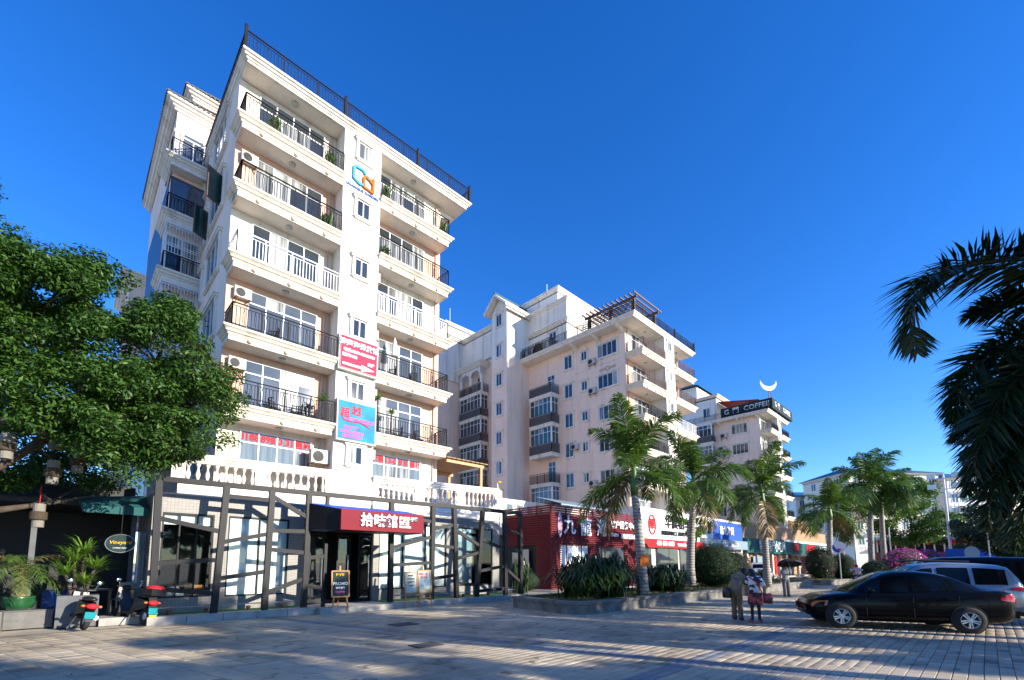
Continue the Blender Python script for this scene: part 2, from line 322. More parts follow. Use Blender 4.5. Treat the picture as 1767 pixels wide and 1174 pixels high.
# ------------------------------------------------------------------ ground and paving
g = MB().add([(-1500,-1500,-.035),(1500,-1500,-.035),(1500,1500,-.035),(-1500,1500,-.035)], [(0,1,2,3)]).build('ground', 'ground_grey')
tag(g, kind='structure')
TA, TB, SK = .40, .165, -.27
pv = MB().add([(-14,-10,-.014),(70,-10,-.014),(70,15.9,-.014),(-14,15.9,-.014)], [(0,1,2,3)]).build('pavement', 'joint')
tag(pv, kind='structure')
def pave():
    tiles = []
    for b in range(-52, 96):
        y = b*TB
        if y+TB > 15.75: continue
        for a in range(-20, 130):
            x = a*TA + y*SK
            if x < -8 or x > 47 or (x < -1 and y < -1): continue
            if y < -4 and x > 30: continue
            mt = 0
            if a == 22: mt = 1
            if a == 22 and b % 17 in (7,8): mt = 2
            if b in (21,22) and x > 4: mt = 1 if (a % 13) else 2
            if mt == 0 and rng.random() < .02: mt = 3
            tiles.append((x, y, mt))
    T = np.array(tiles); gp = .005
    ct, st = math.cos(CT), math.sin(CT)
    cx = T[:,0]+TA/2; cy = T[:,1]+TB/2
    dep = cx*ct+cy*st; lat = cx*st-cy*ct
    u = lat/np.maximum(dep,.1); vis = (dep > 6.55) & (u > -1.07) & (u < 1.13)
    order = np.argsort(np.where(vis, dep, 1e9)); near = set(order[:300].tolist())
    names = ['paver','paver_blue','paver_yellow','paver_dark']
    def tm(m):
        b = MB(); sk = TB*SK
        x0, x1, y0, y1 = gp*.6, TA-gp*.6, gp, TB-gp
        q = lambda x, y, z: (x + y*SK, y, z)
        e = .006
        b.add([q(x0,y0,-.014),q(x1,y0,-.014),q(x1,y1,-.014),q(x0,y1,-.014),q(x0,y0,-.004),q(x1,y0,-.004),q(x1,y1,-.004),q(x0,y1,-.004),
               q(x0+e,y0+e,0),q(x1-e,y0+e,0),q(x1-e,y1-e,0),q(x0+e,y1-e,0)],
              [(0,1,5,4),(1,2,6,5),(2,3,7,6),(3,0,4,7),(4,5,9,8),(5,6,10,9),(6,7,11,10),(7,4,8,11),(8,9,10,11)])
        return b
    proto = [tm(i).mesh('paving_tile', names[i]) for i in range(4)]
    for i in near:
        o = link('paving_tile', proto[int(T[i,2])], pv, (T[i,0], T[i,1], rng.uniform(-.003,.002)))
    for m in range(4):
        idx = [i for i in range(len(T)) if i not in near and T[i,2] == m]
        if not idx: continue
        base = np.array(tm(0).v, np.float32); nv = len(base); fb = np.array(tm(0).f, np.int32)
        off = np.zeros((len(idx),1,3), np.float32); off[:,0,0] = T[idx,0]; off[:,0,1] = T[idx,1]; off[:,0,2] = rng.uniform(-.003,.002,len(idx))
        V = (base[None]+off).reshape(-1,3); F = (fb[None]+(np.arange(len(idx))*nv)[:,None,None]).reshape(-1,4)
        tag(link('paving_tiles', npmesh('paving_tiles', V, F, names[m]), pv), kind='stuff')
pave()
# raised walk in front of the shops
sw = MB()
sw.prism([(-14,17.7),(1.75,17.7),(1.8,15.95),(2.6,15.75),(7,15.48),(16.6,15.15),(18.2,15.3),(19,16.3),(47,16.3),(110,16.3),(110,60),(-14,60)], -.03, .13).build('sidewalk', 'sidewalk')
tag(bpy.data.objects['sidewalk'], kind='structure')
# ------------------------------------------------------------------ facade helpers (local x right, z up, outside is -y)
def pane_mesh(x0, z0, x1, z1, mat):
    return cached(('pane',round(x1-x0,3),round(z1-z0,3),mat), lambda: MB().box(0,-.016,0,round(x1-x0,3),0,round(z1-z0,3)).mesh('pane', mat))
def window(P, loc, rz, w, h, cols=2, transom=0.0, glassm='glass', frame='pvc', sill=True, surround=False, name='window', curtains=.3, tmat=None, lower=0.0):
    fw = .045
    def mk():
        b = MB(); x0 = -w/2
        b.box(x0,-.05,0,x0+fw,.0,h); b.box(-x0-fw,-.05,0,-x0,.0,h); b.box(x0+fw,-.05,0,-x0-fw,.0,fw); b.box(x0+fw,-.05,h-fw,-x0-fw,.0,h)
        for i in range(1,cols): b.box(x0+w*i/cols-fw/2,-.046,fw,x0+w*i/cols+fw/2,.0,h-fw)
        if transom: b.box(x0+fw,-.048,h-transom-fw/2,-x0-fw,0,h-transom+fw/2)
        if lower: b.box(x0+fw,-.048,lower-fw/2,-x0-fw,0,lower+fw/2)
        return b.mesh(name, frame)
    o = link(name, cached(('win',w,h,cols,transom,lower,frame), mk), P, wl(P,loc), rz)
    zs = [0]+([lower] if lower else [])+([h-transom] if transom else [])+[h]
    for i in range(cols):
        for k in range(len(zs)-1):
            g = glassm
            if random.random() < curtains: g = 'glass_curtain'
            if tmat and k == len(zs)-2: g = tmat
            x0 = -w/2+w*i/cols+fw*.6; x1 = -w/2+w*(i+1)/cols-fw*.6; z0 = zs[k]+fw*.6; z1 = zs[k+1]-fw*.6
            link('pane', pane_mesh(x0,z0,x1,z1,g), o, (x0,-.004,z0))
    if sill:
        link('sill', cached(('sill',w), lambda: MB().box(-w/2-.14,-.12,-.10,w/2+.14,0,-.03).box(-w/2-.08,-.08,-.15,w/2+.08,0,-.10).mesh('sill','trim')), o, (0,0,0))
    if surround:
        def ms():
            b = MB(); t = .11
            b.box(-w/2-t,-.09,-.03,-w/2-.005,0,h+.02); b.box(w/2+.005,-.09,-.03,w/2+t,0,h+.02)
            b.box(-w/2-t-.06,-.13,h+.02,w/2+t+.06,0,h+.12); b.box(-w/2-t-.1,-.17,h+.12,w/2+t+.1,0,h+.17)
            return b.mesh('surround','trim')
        link('surround', cached(('surr',w,h), ms), o, (0,0,0))
    return o
def railing(path, z, h, mat='iron', step=.125, post=1.05, fancy=True, t=.023):
    b = MB(); pts = [Vector((p[0],p[1],0)) for p in path]
    for i in range(len(pts)-1):
        p, q = pts[i], pts[i+1]; L = (q-p).length; d = (q-p)/L
        Z = lambda a: Vector((0,0,a))
        b.bar(p+Z(z+h), q+Z(z+h), .05, .035); b.bar(p+Z(z+h-.12), q+Z(z+h-.12), .022, .02); b.bar(p+Z(z+.07), q+Z(z+.07), .025, .02)
        n = max(1, round(L/post))
        for k in range(n+1): b.bar(p+d*(L*k/n)+Z(z), p+d*(L*k/n)+Z(z+h), .035, .035)
        m = max(1, round(L/step))
        for k in range(1,m):
            c = p+d*(L*k/m)
            if fancy and k % 3 == 0:
                e = d*.03
                b.bar(c+Z(z+.07), c+Z(z+.2)+e, t*.8); b.bar(c+Z(z+.2)+e, c+Z(z+h-.3)+e, t*.8); b.bar(c+Z(z+h-.3)+e, c+Z(z+h-.13)-e, t*.8)
                b.bar(c+Z(z+.2)-e, c+Z(z+h-.3)-e, t*.8); b.bar(c+Z(z+h-.3)-e, c+Z(z+h-.13)+e, t*.8)
            else: b.bar(c+Z(z+.07), c+Z(z+h-.12), t)
    return b
def fascia_prof(z): return [(-.08,z-.12),(0,z-.12),(0,z+.07),(.035,z+.07),(.035,z+.11),(.08,z+.15),(.12,z+.16),(.12,z+.21),(.18,z+.26),(.22,z+.28),(.22,z+.36),(-.08,z+.36)]
def cornice_prof(z, o=.25, h=.45): return [(-.1,z),(0,z),(0,z+h*.28),(o*.2,z+h*.3),(o*.3,z+h*.45),(o*.55,z+h*.5),(o*.7,z+h*.68),(o,z+h*.75),(o,z+h),(-.1,z+h)]

def ac_unit(loc, rz, label, scale=1.0, bracket=True):
    t = thing('air_conditioner', label, 'air conditioner', loc, rz, 'outdoor air conditioning units on the buildings')
    def body(): return MB().box(-.4,-.3,0,.4,-.02,.55).box(-.41,-.305,.50,.41,-.015,.56).mesh('casing','ac_white')
    def fan():
        b = MB()
        for r in (.20,.13,.06):
            n = 16; b.tube([(-.12+r*math.cos(2*math.pi*k/n),-.312,.27+r*math.sin(2*math.pi*k/n)) for k in range(n+1)], .008, 4)
        n = 20; b.add([(-.12+.225*math.cos(2*math.pi*k/n),-.306,.27+.225*math.sin(2*math.pi*k/n)) for k in range(n)], [tuple(range(n))])
        return b.mesh('fan_grille','dark')
    def brk(): return MB().bar((0,0,-.02),(0,-.36,-.02),.04).bar((0,-.01,-.3),(0,-.32,-.03),.03).mesh('bracket','rust')
    link('casing', cached('acb', body), t, (0,0,0)); link('fan_grille', cached('acf', fan), t, (0,0,0))
    if bracket:
        for x_ in (-.3,.3): link('bracket', cached('acbr', brk), t, (x_,0,0))
    t.scale = (scale,)*3
    return t
def apartment(label, X, mir, yf, yb, yd, zf, zr, zbase, colours, rails, zs_tower, side='pink_wall', doorgl=None, detail=True):
    """one block of the row: two stacks of balconies either side of a plain stair tower"""
    B = thing('apartment_building', label, 'building', (X(5), (yb+yd)/2, 0))
    xx = lambda a, b: (min(X(a),X(b)), max(X(a),X(b)))
    def path(p):
        q = [(X(s), y) for s, y in p]; return q[::-1] if mir else q
    x0, x1 = xx(0, 9.9)
    MB().box(x0, yb+.02, zbase, x1, yd, zr-.01).build('wall', side, B)
    x0, x1 = xx(4.02, 5.82)
    MB().box(x0, yf-.004, zs_tower, x1, yb+.03, zr-.012).build('stair_tower', 'white_plaster', B)
    lv = [zf[0]-(zf[1]-zf[0])]+list(zf)
    for k, z in enumerate(lv):
        zt = (lv[k+1] if k+1 < len(lv) else zr+.08)-.1
        for sd in (0, 1):
            a, b = ((0,4.02),(5.82,9.9))[sd]
            x0, x1 = xx(a+.006, b-.006)
            MB().box(x0, yb-.02, z+.1, x1, yb+.02, zt).build('recess_wall', colours[k], B)
            xc, ww = X((a+b)/2 + (.1 if sd == 0 else -.35)), 2.7
            if k > 0:
                window(B, (xc, yb-.02, z+.12), 0, ww, 2.32, 4, .5, 'glass_grey' if k < 3 else 'glass', sill=False, name='balcony_door', curtains=.34, tmat=(doorgl or {}).get((k,sd)))
                pth = path([(0,yb),(0,yf),(4.02,yf)] if sd == 0 else [(5.82,yf),(9.8,yf),(9.8,yb)])
                m = MB(); m.sweep(pth, fascia_prof(z), 0)
                xa, xb = xx(a+.02, (4.02 if sd == 0 else 9.78)); m.box(xa, yf+.02, z-.1, xb, yb-.021, z+.14, 1)
                bal = m.build('balcony', ['cream','soffit'], B)
                ps = [(X(s), y) for s, y in ([(.06,yb-.05),(.06,yf+.02),(3.98,yf+.02)] if sd == 0 else [(5.86,yf+.02),(9.74,yf+.02),(9.74,yb-.05)])]
                rm = rails[k-1] if not isinstance(rails[k-1], tuple) else rails[k-1][sd]
                railing([(p[0],p[1]-.12) if p[1] < yb-.1 else p for p in ps], z+.36, .92, rm, fancy=(rm != 'white_metal')).build('railing', rm, bal)
                if detail:
                    for s in ((.7,2.0,3.3) if sd == 0 else (6.5,7.8,9.1)):
                        link('globe_light', cached('globe', lambda: MB().sphere((0,0,0),.085,10,6).cyl_base().mesh('globe_light','globe',True)), bal, (X(s)-B.location.x-bal.location.x, yf-.03-B.location.y-bal.location.y, z-.01))
            else:
                window(B, (xc, yb-.02, z+1.2), 0, ww, 1.3 if zbase > 1 or True else 1.3, 4, .46, 'glass_pale', sill=False, curtains=.3)
            if detail and k < len(lv):
                zz = (lv[k+1]-.1 if k+1 < len(lv) else zr)
                link('ceiling_light', cached('cl', lambda: MB().lathe([(.14,0),(.13,-.05),(.07,-.085),(.01,-.09)],n=12).mesh('ceiling_light','lamp_grey',True)), B, wl(B,(X((a+b)/2), (yf+yb)/2, zz)))
                MB().tube([(X(4.02-.25) if sd == 0 else X(9.9-.3), yb-.06, z+.2),(X(4.02-.25) if sd == 0 else X(9.9-.3), yb-.06, zt)], .05, 8).build('drainpipe','pipe_pink',B)
    for k, z in enumerate(lv):
        window(B, (X(4.98), yf-.004, z+1.62), 0, .64, .80, 2, 0, 'glass', curtains=.2, surround=True)
    # flat roof with moulded edge
    pth = path([(.05,yd),(.05,yf),(11.0,yf),(11.0,yd)])
    m = MB(); m.sweep(pth, cornice_prof(zr,.21,.36), 0); x0, x1 = xx(.14, 10.91); m.box(x0, yf+.09, zr+.01, x1, yd, zr+.33, 1)
    rf = m.build('roof_slab', ['trim','soffit'], B)
    q = [(X(s), y) for s, y in ((-.08,yd),(-.08,yf-.13),(11.1,yf-.13),(11.1,yd))]
    r = railing(q, zr+.36, .80, 'iron', .13, 1.4)
    L = (Vector((*q[2],0))-Vector((*q[1],0)))
    for t in (0,.36,.70,1.0): c = Vector((*q[1],0))+L*t; r.bar((c.x,c.y,zr+.3),(c.x,c.y,zr+1.30),.11).sphere((c.x,c.y,zr+1.32),.07,8,5)
    r.build('railing','iron',rf)
    for y in (yb+.2, yb+2.6, yb+5.0):
        if y > yd-.5: continue
        s0, s1 = X(9.9), X(10.85)
        MB().prism_xz([(s0,zr+.005),(s0,zr-.5),(s1,zr-.1),(s1,zr+.005)], y-.12, y+.12).build('bracket','soffit',B)
    s0, s1 = X(9.88), X(10.9)
    return B
def _cb(s):
    s.box(-.06,-.01,-.06,.06,.06,.06); return s
MB.cyl_base = _cb
# ------------------------------------------------------------------ first block (nearest)
ZF1 = [7.04+2.82*k for k in range(5)]
B1 = apartment('tall white and peach apartment block nearest the camera, above the glass restaurant', lambda s: 3.8+s, False, 18.2, 19.1, 25.05, ZF1, 21.0, 4.3,
    ['cream','peach','peach','cream','peach','cream'], ['iron','iron','white_metal','iron','iron'], 3.95)
# writing in the windows above the terrace
for xc, st in ((5.91, ('8188','898','0 31','售出')), (11.33, ('出售','13-0','8 8','8819'))):
    for i, s in enumerate(st): text('window_lettering', s, .36, 'letter_red', B1, wl(B1,(xc-1.35+.675*(i+.5), 19.1-.055, 4.22+1.2+1.3-.25)), 0, .006, bold=.012)
# side face of the block, windows with heavy surrounds
for k, z in enumerate(ZF1):
    gm = 'glass_grey' if k != 3 else 'glass'
    window(B1, (3.8, 21.7, z+.9), -R(90), 2.3, 1.55, 3, .0, gm, surround=True, curtains=.1)
    window(B1, (3.8, 24.3, z+.9), -R(90), 1.0, 1.5, 2, .0, 'glass_grey', surround=True, curtains=.2)
window(B1, (3.8, 21.7, 4.22+1.1), -R(90), 2.3, 1.4, 3, 0, 'glass_grey', surround=True)
for y0, z0 in ((20.75,16.4),(23.2,16.2)):           # casements swung open
    o = MB().box(-.03,-.62,0,.03,0,1.35).build('open_casement','brown_metal',B1,wl(B1,(3.72,y0,z0)),-R(62))
    link('pane', MB().box(-.036,-.57,.05,.036,-.05,1.30).mesh('pane','glass_green'), o, (0,0,0))
# rear wing with bays and tiled eaves
WY = 25.05
wing = MB().box(2.5, WY, 4, 13.5, 33.9, 23.25).box(3.35, WY+1.6, 23.2, 13.0, 33, 25.7); wing.build('rear_wing','pink_wall',B1); MB().box(2.0,38,4,6,44,20.6).build('rear_wing','pink_wall',B1); m = MB(); m.sweep([(1.9,44),(1.9,37.9),(6,37.9)], cornice_prof(20.5,.4,.5)); m.build('eaves','trim',B1); MB().box(2.485,25.9,4,2.5,33.5,20.3).build('navy_side_panel','navy',B1)  # thin dark navy panel laid over the wing's side wall
for (a, b, y0, y1, z) in ((2.38,14,WY-.12,34.0,23.2),(3.25,13.2,WY+1.5,33.1,25.6)):
    m = MB(); m.sweep([(a,y1),(a,y0),(b,y0)], cornice_prof(z,.34,.42), 0); o = m.build('eaves','trim',B1)
    m = MB(); t = z+.425
    m.add([(a-.36,y0-.36,t),(b,y0-.36,t),(b,y1,t),(a-.36,y1,t),(a+2.2,y0+2.2,t+.25),(b,y0+2.2,t+.25),(b,y1,t+.25),(a+2.2,y1,t+.25)], [(0,1,5,4),(0,4,7,3),(4,5,6,7),(0,3,2,1)])
    n = 46
    for i in range(n): y = y0-.3+(y1-y0)*i/n; m.bar((a-.4,y,t+.02),(a+2.2,y,t+.27),.09,.07)
    for i in range(10): x = a-.3+i*.2; m.bar((x,y0-.4,t+.02),(x,y0+.5,t+.12),.09,.07)
    m.build('tile_roof','tile_dark',B1)
# bay on the wing front: arched window on top, glazed and barred balconies below
m = MB(); n = 14; xm, rr, za = 3.22, .46, 22.0
m.add([(xm+rr*math.cos(math.pi*i/n), WY-.03, za+rr*math.sin(math.pi*i/n)) for i in range(n+1)]+[(xm-rr,WY-.03,20.6),(xm+rr,WY-.03,20.6)], [tuple(range(n+3))])
aw = m.build('arched_window','glass_grey',B1)
m = MB(); m.tube([(xm+rr*math.cos(math.pi*i/n), WY-.05, za+rr*math.sin(math.pi*i/n)) for i in range(n+1)], .05, 6); m.box(xm-rr,WY-.08,za-.03,xm+rr,WY-.04,za+.04); m.box(xm-.025,WY-.08,20.6,xm+.025,WY-.04,za); m.box(xm-rr-.04,WY-.09,20.5,xm-rr+.04,WY-.03,za); m.box(xm+rr-.04,WY-.09,20.5,xm+rr+.04,WY-.03,za); m.build('frame','pvc',aw)
MB().box(2.48,WY-.10,20.4,2.66,WY+.02,22.1).box(2.44,WY-.14,22.05,2.72,WY+.02,22.22).box(2.5,WY-.05,22.22,3.8,WY-.001,23.2).build('pilaster','white_plaster',B1)
for k, z in enumerate((20.25,17.45,14.6,11.75,8.9,6.1)):
    m = MB(); m.sweep([(2.35,WY+1.2),(2.35,WY-.55),(3.78,WY-.55)], fascia_prof(z-.1)); m.box(2.36,WY-.54,z-.2,3.78,WY,z+.05)
    bal = m.build('balcony','trim',B1)
    railing([(2.36,WY-.1),(2.36,WY-.56),(3.76,WY-.56)], z+.28, .85, 'iron').build('railing','iron',bal)
    if k == 0: continue
    if k == 1:
        o = MB().box(2.42,WY-.44,z+.3,2.47,WY-.39,z+2.05).box(2.42,WY-.44,z+2.0,3.78,WY-.38,z+2.1).box(3.1,WY-.44,z+.3,3.13,WY-.4,z+2.0).build('glazed_bay','brown_metal',B1)
        link('pane', MB().box(2.47,WY-.42,z+.3,3.78,WY-.405,z+2.0).mesh('pane','glass_grey'), o, (0,0,0))
    else:
        window(B1, (3.1,WY-.004,z+.4), 0, 1.3, 1.9, 2, .5, 'glass', sill=False)
        m = MB()
        for i in range(12): m.bar((2.4+i*.12,WY-.5,z+1.15),(2.4+i*.12,WY-.5,z+2.55),.02)
        for i in range(4): m.bar((2.38,WY-.5,z+1.2+i*.43),(3.78,WY-.5,z+1.2+i*.43),.025); m.bar((2.38,WY-.5,z+1.2+i*.43),(2.38,WY+.6,z+1.2+i*.43),.025)
        for i in range(5): m.bar((2.38,WY-.4+i*.22,z+1.15),(2.38,WY-.4+i*.22,z+2.55),.02)
        m.box(2.36,WY-.55,z+2.55,3.78,WY,z+2.62)
        m.build('window_bars','white_metal',B1)
# house-shaped emblem and lettering on the tower
def outline(name, pts, wdt, mat, loc, parent):
    b = MB(); n = len(pts)
    for i in range(n-1):
        b.bar((pts[i][0],-.04,pts[i][1]),(pts[i+1][0],-.04,pts[i+1][1]),wdt,.08,up=(0,1,0)); b.lathe([(wdt/2,-.04),(wdt/2,.04)],n=10) if False else None
        c = Vector((pts[i+1][0],-.04,pts[i+1][1])); b.add([c+Vector((wdt/2*math.cos(k*math.pi/5),-.0401,wdt/2*math.sin(k*math.pi/5))) for k in range(10)],[tuple(range(10))])
    return link(name, b.mesh(name,mat), parent, loc)
em = thing('wall_emblem','blue and orange house outlines with small lettering on the stair tower','emblem',(8.72,18.19,19.08))
outline('blue_house',[(.02,-.36),(-.16,-.40),(-.44,-.26),(-.44,.28),(-.36,.36),(-.02,.36),(.26,.08)],.11,'logo_blue',(0,0,0),em)
outline('orange_house',[(.50,.22),(.50,-.48),(.04,-.42),(.04,.04),(.12,.12),(.26,.12),(.48,-.06)],.10,'logo_orange',(0,-.01,0),em)
link('lettering', text_mesh('UHANQUE GARDEN',.17,.02,'letter_blue',bold=.004), em, (0,-.02,-.66))
# two light boxes on the tower
sg = thing('guesthouse_sign','rose red guesthouse sign board with white arrow on the tower','sign',(8.72,18.19,9.86))
MB().box(-.85,-.24,0,.85,-.004,1.42).box(-.90,-.20,-.06,.90,-.02,1.48).build('box','ac_white',sg,(0,0,0)); MB().box(-.83,-.252,.02,.83,-.2405,1.40).build('face','sign_rose',sg,(0,0,0))
for s, z, h, x, al in (('涛声海景旅馆',1.12,.30,0,'CENTER'),('电话:0898-88362969',.80,.17,0,'CENTER'),('无线WiFi',.57,.17,-.78,'LEFT'),('四楼',.42,.16,.55,'CENTER')):
    link('lettering', text_mesh(s,h,.012,'letter_white',align=al,bold=.008), sg, (x,-.256,z))
MB().add([(-.75,-.258,.24),(.1,-.258,.24),(.1,-.258,.34),(.72,-.258,.19),(.1,-.258,.04),(.1,-.258,.14),(-.75,-.258,.14)], [(0,6,5,4,3,2,1)]).build('arrow','letter_white',sg,(0,0,0))
sg = thing('blue_sign_board','sky blue printed sign board with pink writing low on the tower','sign',(8.72,18.19,6.80))
MB().box(-.85,-.24,0,.85,-.004,1.66).box(-.89,-.22,-.05,.89,-.02,1.71).build('box','ac_white',sg,(0,0,0)); MB().box(-.83,-.252,.02,.83,-.2405,1.64).build('face','sky_print',sg,(0,0,0))
for s, x, z, h, m_ in (('超',-.55,1.12,.44,'letter_red'),('越',-.05,1.26,.44,'letter_red'),('假日海景度假公寓',.1,.88,.17,'letter_pink'),('总台二楼',-.25,.52,.17,'letter_pink'),('0898-88365912',-.22,.33,.17,'letter_pink'),('13389885383',-.22,.15,.17,'letter_pink')):
    link('lettering', text_mesh(s,h,.012,m_,bold=.006), sg, (x,-.258,z))
MB().tube([(-.72,-.256,1.0),(-.6,-.256,.82),(-.3,-.256,.78),(.1,-.256,.82),(.4,-.256,.74),(.65,-.256,.60)],[.012,.022,.02,.025,.035,.006],6).build('swoosh','letter_red',sg,(0,0,0))
# ------------------------------------------------------------------ restaurant on the ground floor
RS = thing('restaurant','ground floor restaurant with black steel lattice, tiled wall and balustraded terrace','restaurant',(9,16.75,.13))
RY = 16.75
def fy(x): return 15.9-(x-2)*.045
wl_ = MB()
for (x0,z0,x1,z1) in ((1.85,.1,2.1,3.75),(2.1,.1,3.45,.65),(2.1,3.2,3.45,3.75),(3.45,.1,3.85,3.75),(3.85,.1,5.74,.62),(3.85,3.2,5.74,3.75),(5.74,.1,6.35,3.75),(6.35,2.85,9.0,3.75),
    (9.0,.1,9.25,3.75),(9.25,.1,12.62,.62),(9.25,3.33,12.62,3.75),(12.62,.1,13.26,3.75),(13.26,.1,15.45,.62),(13.26,3.33,15.45,3.75),(15.45,.1,15.9,3.75)):
    wl_.box(x0,RY,z0,x1,RY+.2,z1)
wl_.box(1.85,RY+.2,.1,1.95,20,3.75).box(15.8,RY+.2,.1,15.9,20,3.75)
wl_.build('wall','wall_tile',RS)
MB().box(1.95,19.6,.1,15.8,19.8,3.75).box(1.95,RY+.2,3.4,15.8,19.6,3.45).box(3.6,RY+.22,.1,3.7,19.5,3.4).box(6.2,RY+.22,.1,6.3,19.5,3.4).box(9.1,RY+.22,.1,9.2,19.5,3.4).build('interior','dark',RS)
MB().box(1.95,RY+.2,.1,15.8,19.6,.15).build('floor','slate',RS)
MB().prism([(1.85,RY),(15.9,RY),(15.9,17.2),(9.6,18.0),(7.8,18.15),(1.85,18.8)],3.74,3.80).build('flat_roof','grey_wall',RS)
def shopwin(x0,x1,z0,z1,cols,gl,blind):
    o = MB(); f=.05
    o.box(x0,RY+.02,z0,x0+f,RY+.1,z1).box(x1-f,RY+.02,z0,x1,RY+.1,z1).box(x0+f,RY+.02,z0,x1-f,RY+.1,z0+f).box(x0+f,RY+.02,z1-f,x1-f,RY+.1,z1)
    for i in range(1,cols): xx_=x0+(x1-x0)*i/cols; o.box(xx_-.02,RY+.03,z0+f,xx_+.02,RY+.09,z1-f)
    o = o.build('shop_window','black_steel',RS)
    for i in range(cols):
        a = x0+(x1-x0)*i/cols+.03; b = x0+(x1-x0)*(i+1)/cols-.03
        MB().box(a,RY+.05,z0+.04,b,RY+.062,z1-.04).build('pane',gl,o)
        if blind: MB().box(a+.01,RY+.075,z0+.05,b-.01,RY+.09,z1-.06).build('blind',blind,o)
M('blind_white', (.80,.85,.85), .7, 0, .06, 1.5)
shopwin(2.1,3.45,.65,3.2,3,'shop_glass',None); shopwin(3.85,5.74,.62,3.2,2,'shop_glass','blind_white'); shopwin(9.25,12.62,.62,3.33,3,'shop_glass','blind_white'); shopwin(13.26,15.45,.62,3.33,2,'shop_glass','blind_white')
MB().box(2.15,RY+.14,2.85,3.4,RY+.16,3.15).build('roller_blind','blind_white',RS)
# things on the window ledge
MB().box(2.0,RY+.22,.15,3.5,RY+1.0,.66).build('window_ledge','wood',RS)
t = thing('ceramic_jar','squat pale ceramic jar in the restaurant window','jar',(2.55,17.2,.66)); MB().lathe([(.02,0),(.30,.01),(.33,.10),(.28,.17),(.17,.19),(.15,.30),(.14,.31),(.02,.31)],n=20).build('jar_body','ceramic',t,(0,0,0),0,True)
t = thing('orange_box','orange cardboard carton beside the jar in the restaurant window','box',(3.1,17.2,.66)); MB().box(-.24,-.15,0,.24,.15,.34).build('carton','cardboard',t,(0,0,0)); link('print', text_mesh('酒古早味',.10,.004,'letter_black'), t, (.02,-.153,.2)); link('print', text_mesh('海南特产礼品',.06,.004,'letter_black'), t, (.02,-.153,.08))
# glass doors in the entrance
for x0, x1, y0 in ((6.45,7.15,RY+.25),(7.75,8.3,RY+.55),(8.45,8.98,RY+.15)):
    o = MB().box(x0,y0,.15,x0+.04,y0+.04,2.8).box(x1-.04,y0,.15,x1,y0+.04,2.8).box(x0+.04,y0,.15,x1-.04,y0+.04,.25).box(x0+.04,y0,2.72,x1-.04,y0+.04,2.8).build('glass_door','black_steel',RS)
    MB().box(x0+.04,y0+.015,.25,x1-.04,y0+.027,2.72).build('pane','shop_glass',o)
    MB().tube([(x1-.12,y0-.06,.75),(x1-.12,y0-.06,2.0)],.018,8).bar((x1-.12,y0,.9),(x1-.12,y0-.06,.9),.02).bar((x1-.12,y0,1.85),(x1-.12,y0-.06,1.85),.02).build('handle','steel',o)
# lattice: leaning posts and slanted bars
posts = [(1.92,1.85),(3.38,3.53),(4.76,4.82),(5.96,5.99),(6.60,6.62),(9.12,9.08),(10.94,10.95),(12.19,12.0),(13.24,13.58),(14.93,14.9),(15.92,15.87)]
def PP(i, z):
    t = (z-.13)/3.95; x = posts[i][0]+(posts[i][1]-posts[i][0])*t; return (x, fy(x), z)
for i in range(len(posts)):
    if i == 4: MB().bar(PP(i,3.45),PP(i,4.0),.10,.14,up=(0,1,0)).build('post','black_steel',RS); MB().bar(PP(i,.13),PP(i,2.35),.10,.14,up=(0,1,0)).build('post','black_steel',RS); continue
    MB().bar(PP(i,.13),PP(i,4.02),.17,.17,up=(0,1,0)).build('post','black_steel',RS)
for i in range(len(posts)-1):
    a, b = PP(i,4.06), PP(i+1,4.06); MB().bar(a,b,.16,.15).build('top_beam','black_steel',RS)
bars = [(0,1,2.95,2.62),(0,1,1.68,1.78),(0,1,.98,.78),(1,2,3.72,3.70),(1,2,2.30,2.62),(1,2,1.22,1.42),(2,3,3.85,3.20),(2,3,2.72,2.74),(2,3,2.12,2.02),(2,3,.74,1.18),(3,4,1.85,1.92),(3,4,.95,.82),
    (5,6,2.25,2.75),(5,6,1.60,1.70),(5,6,3.55,3.35),(6,7,3.05,3.3),(6,7,2.42,2.32),(6,7,1.05,1.18),(7,8,3.10,2.42),(7,8,1.85,2.15),(7,8,.85,.72),(8,9,2.75,2.30),(8,9,1.32,1.55),(8,9,.45,.52),(9,10,3.25,3.05),(9,10,2.25,2.22),(9,10,1.45,.75)]
for i, j, za, zb in bars: MB().bar(PP(i,za),PP(j,zb),.11,.13).build('lattice_bar','black_steel',RS)
MB().tube([(2.0,fy(2)+.25,.42),(5.9,fy(5.9)+.25,.42)],.018,6).tube([(9.2,fy(9)+.25,.42),(15.8,fy(15.8)+.25,.42)],.018,6).build('hand_rail','steel',RS)
# kerb and turf strip
for k in range(16):
    x0 = 1.8+k*.9; x1 = x0+.885
    if 6.2 < x0 < 8.6: continue
    MB().prism([(x0,fy(x0)-.22),(x1,fy(x1)-.22),(x1,fy(x1)+.13),(x0,fy(x0)+.13)],-.02,.22).build('kerb_block','kerb_stone',RS)
MB().prism([(6.3,fy(6.3)-.55),(9.0,fy(9)-.5),(9.0,RY),(6.3,RY)],-.02,.20).build('entrance_step','kerb_stone',RS)
MB().prism([(1.9,fy(1.9)+.14),(6.2,fy(6.2)+.14),(6.2,RY),(1.9,RY)],.1,.21).prism([(9.1,fy(9.1)+.14),(15.9,fy(15.9)+.14),(15.9,RY),(9.1,RY)],.1,.21).build('turf_strip','turf',RS)
for x in (2.35,3.25,4.4,5.4,11,12.8,14.2): MB().lathe([(.05,0),(.05,.06),(.07,.08),(.07,.14),(.02,.15)],(x,fy(x)+.35,.21),10).build('spot_lamp','rust',RS)
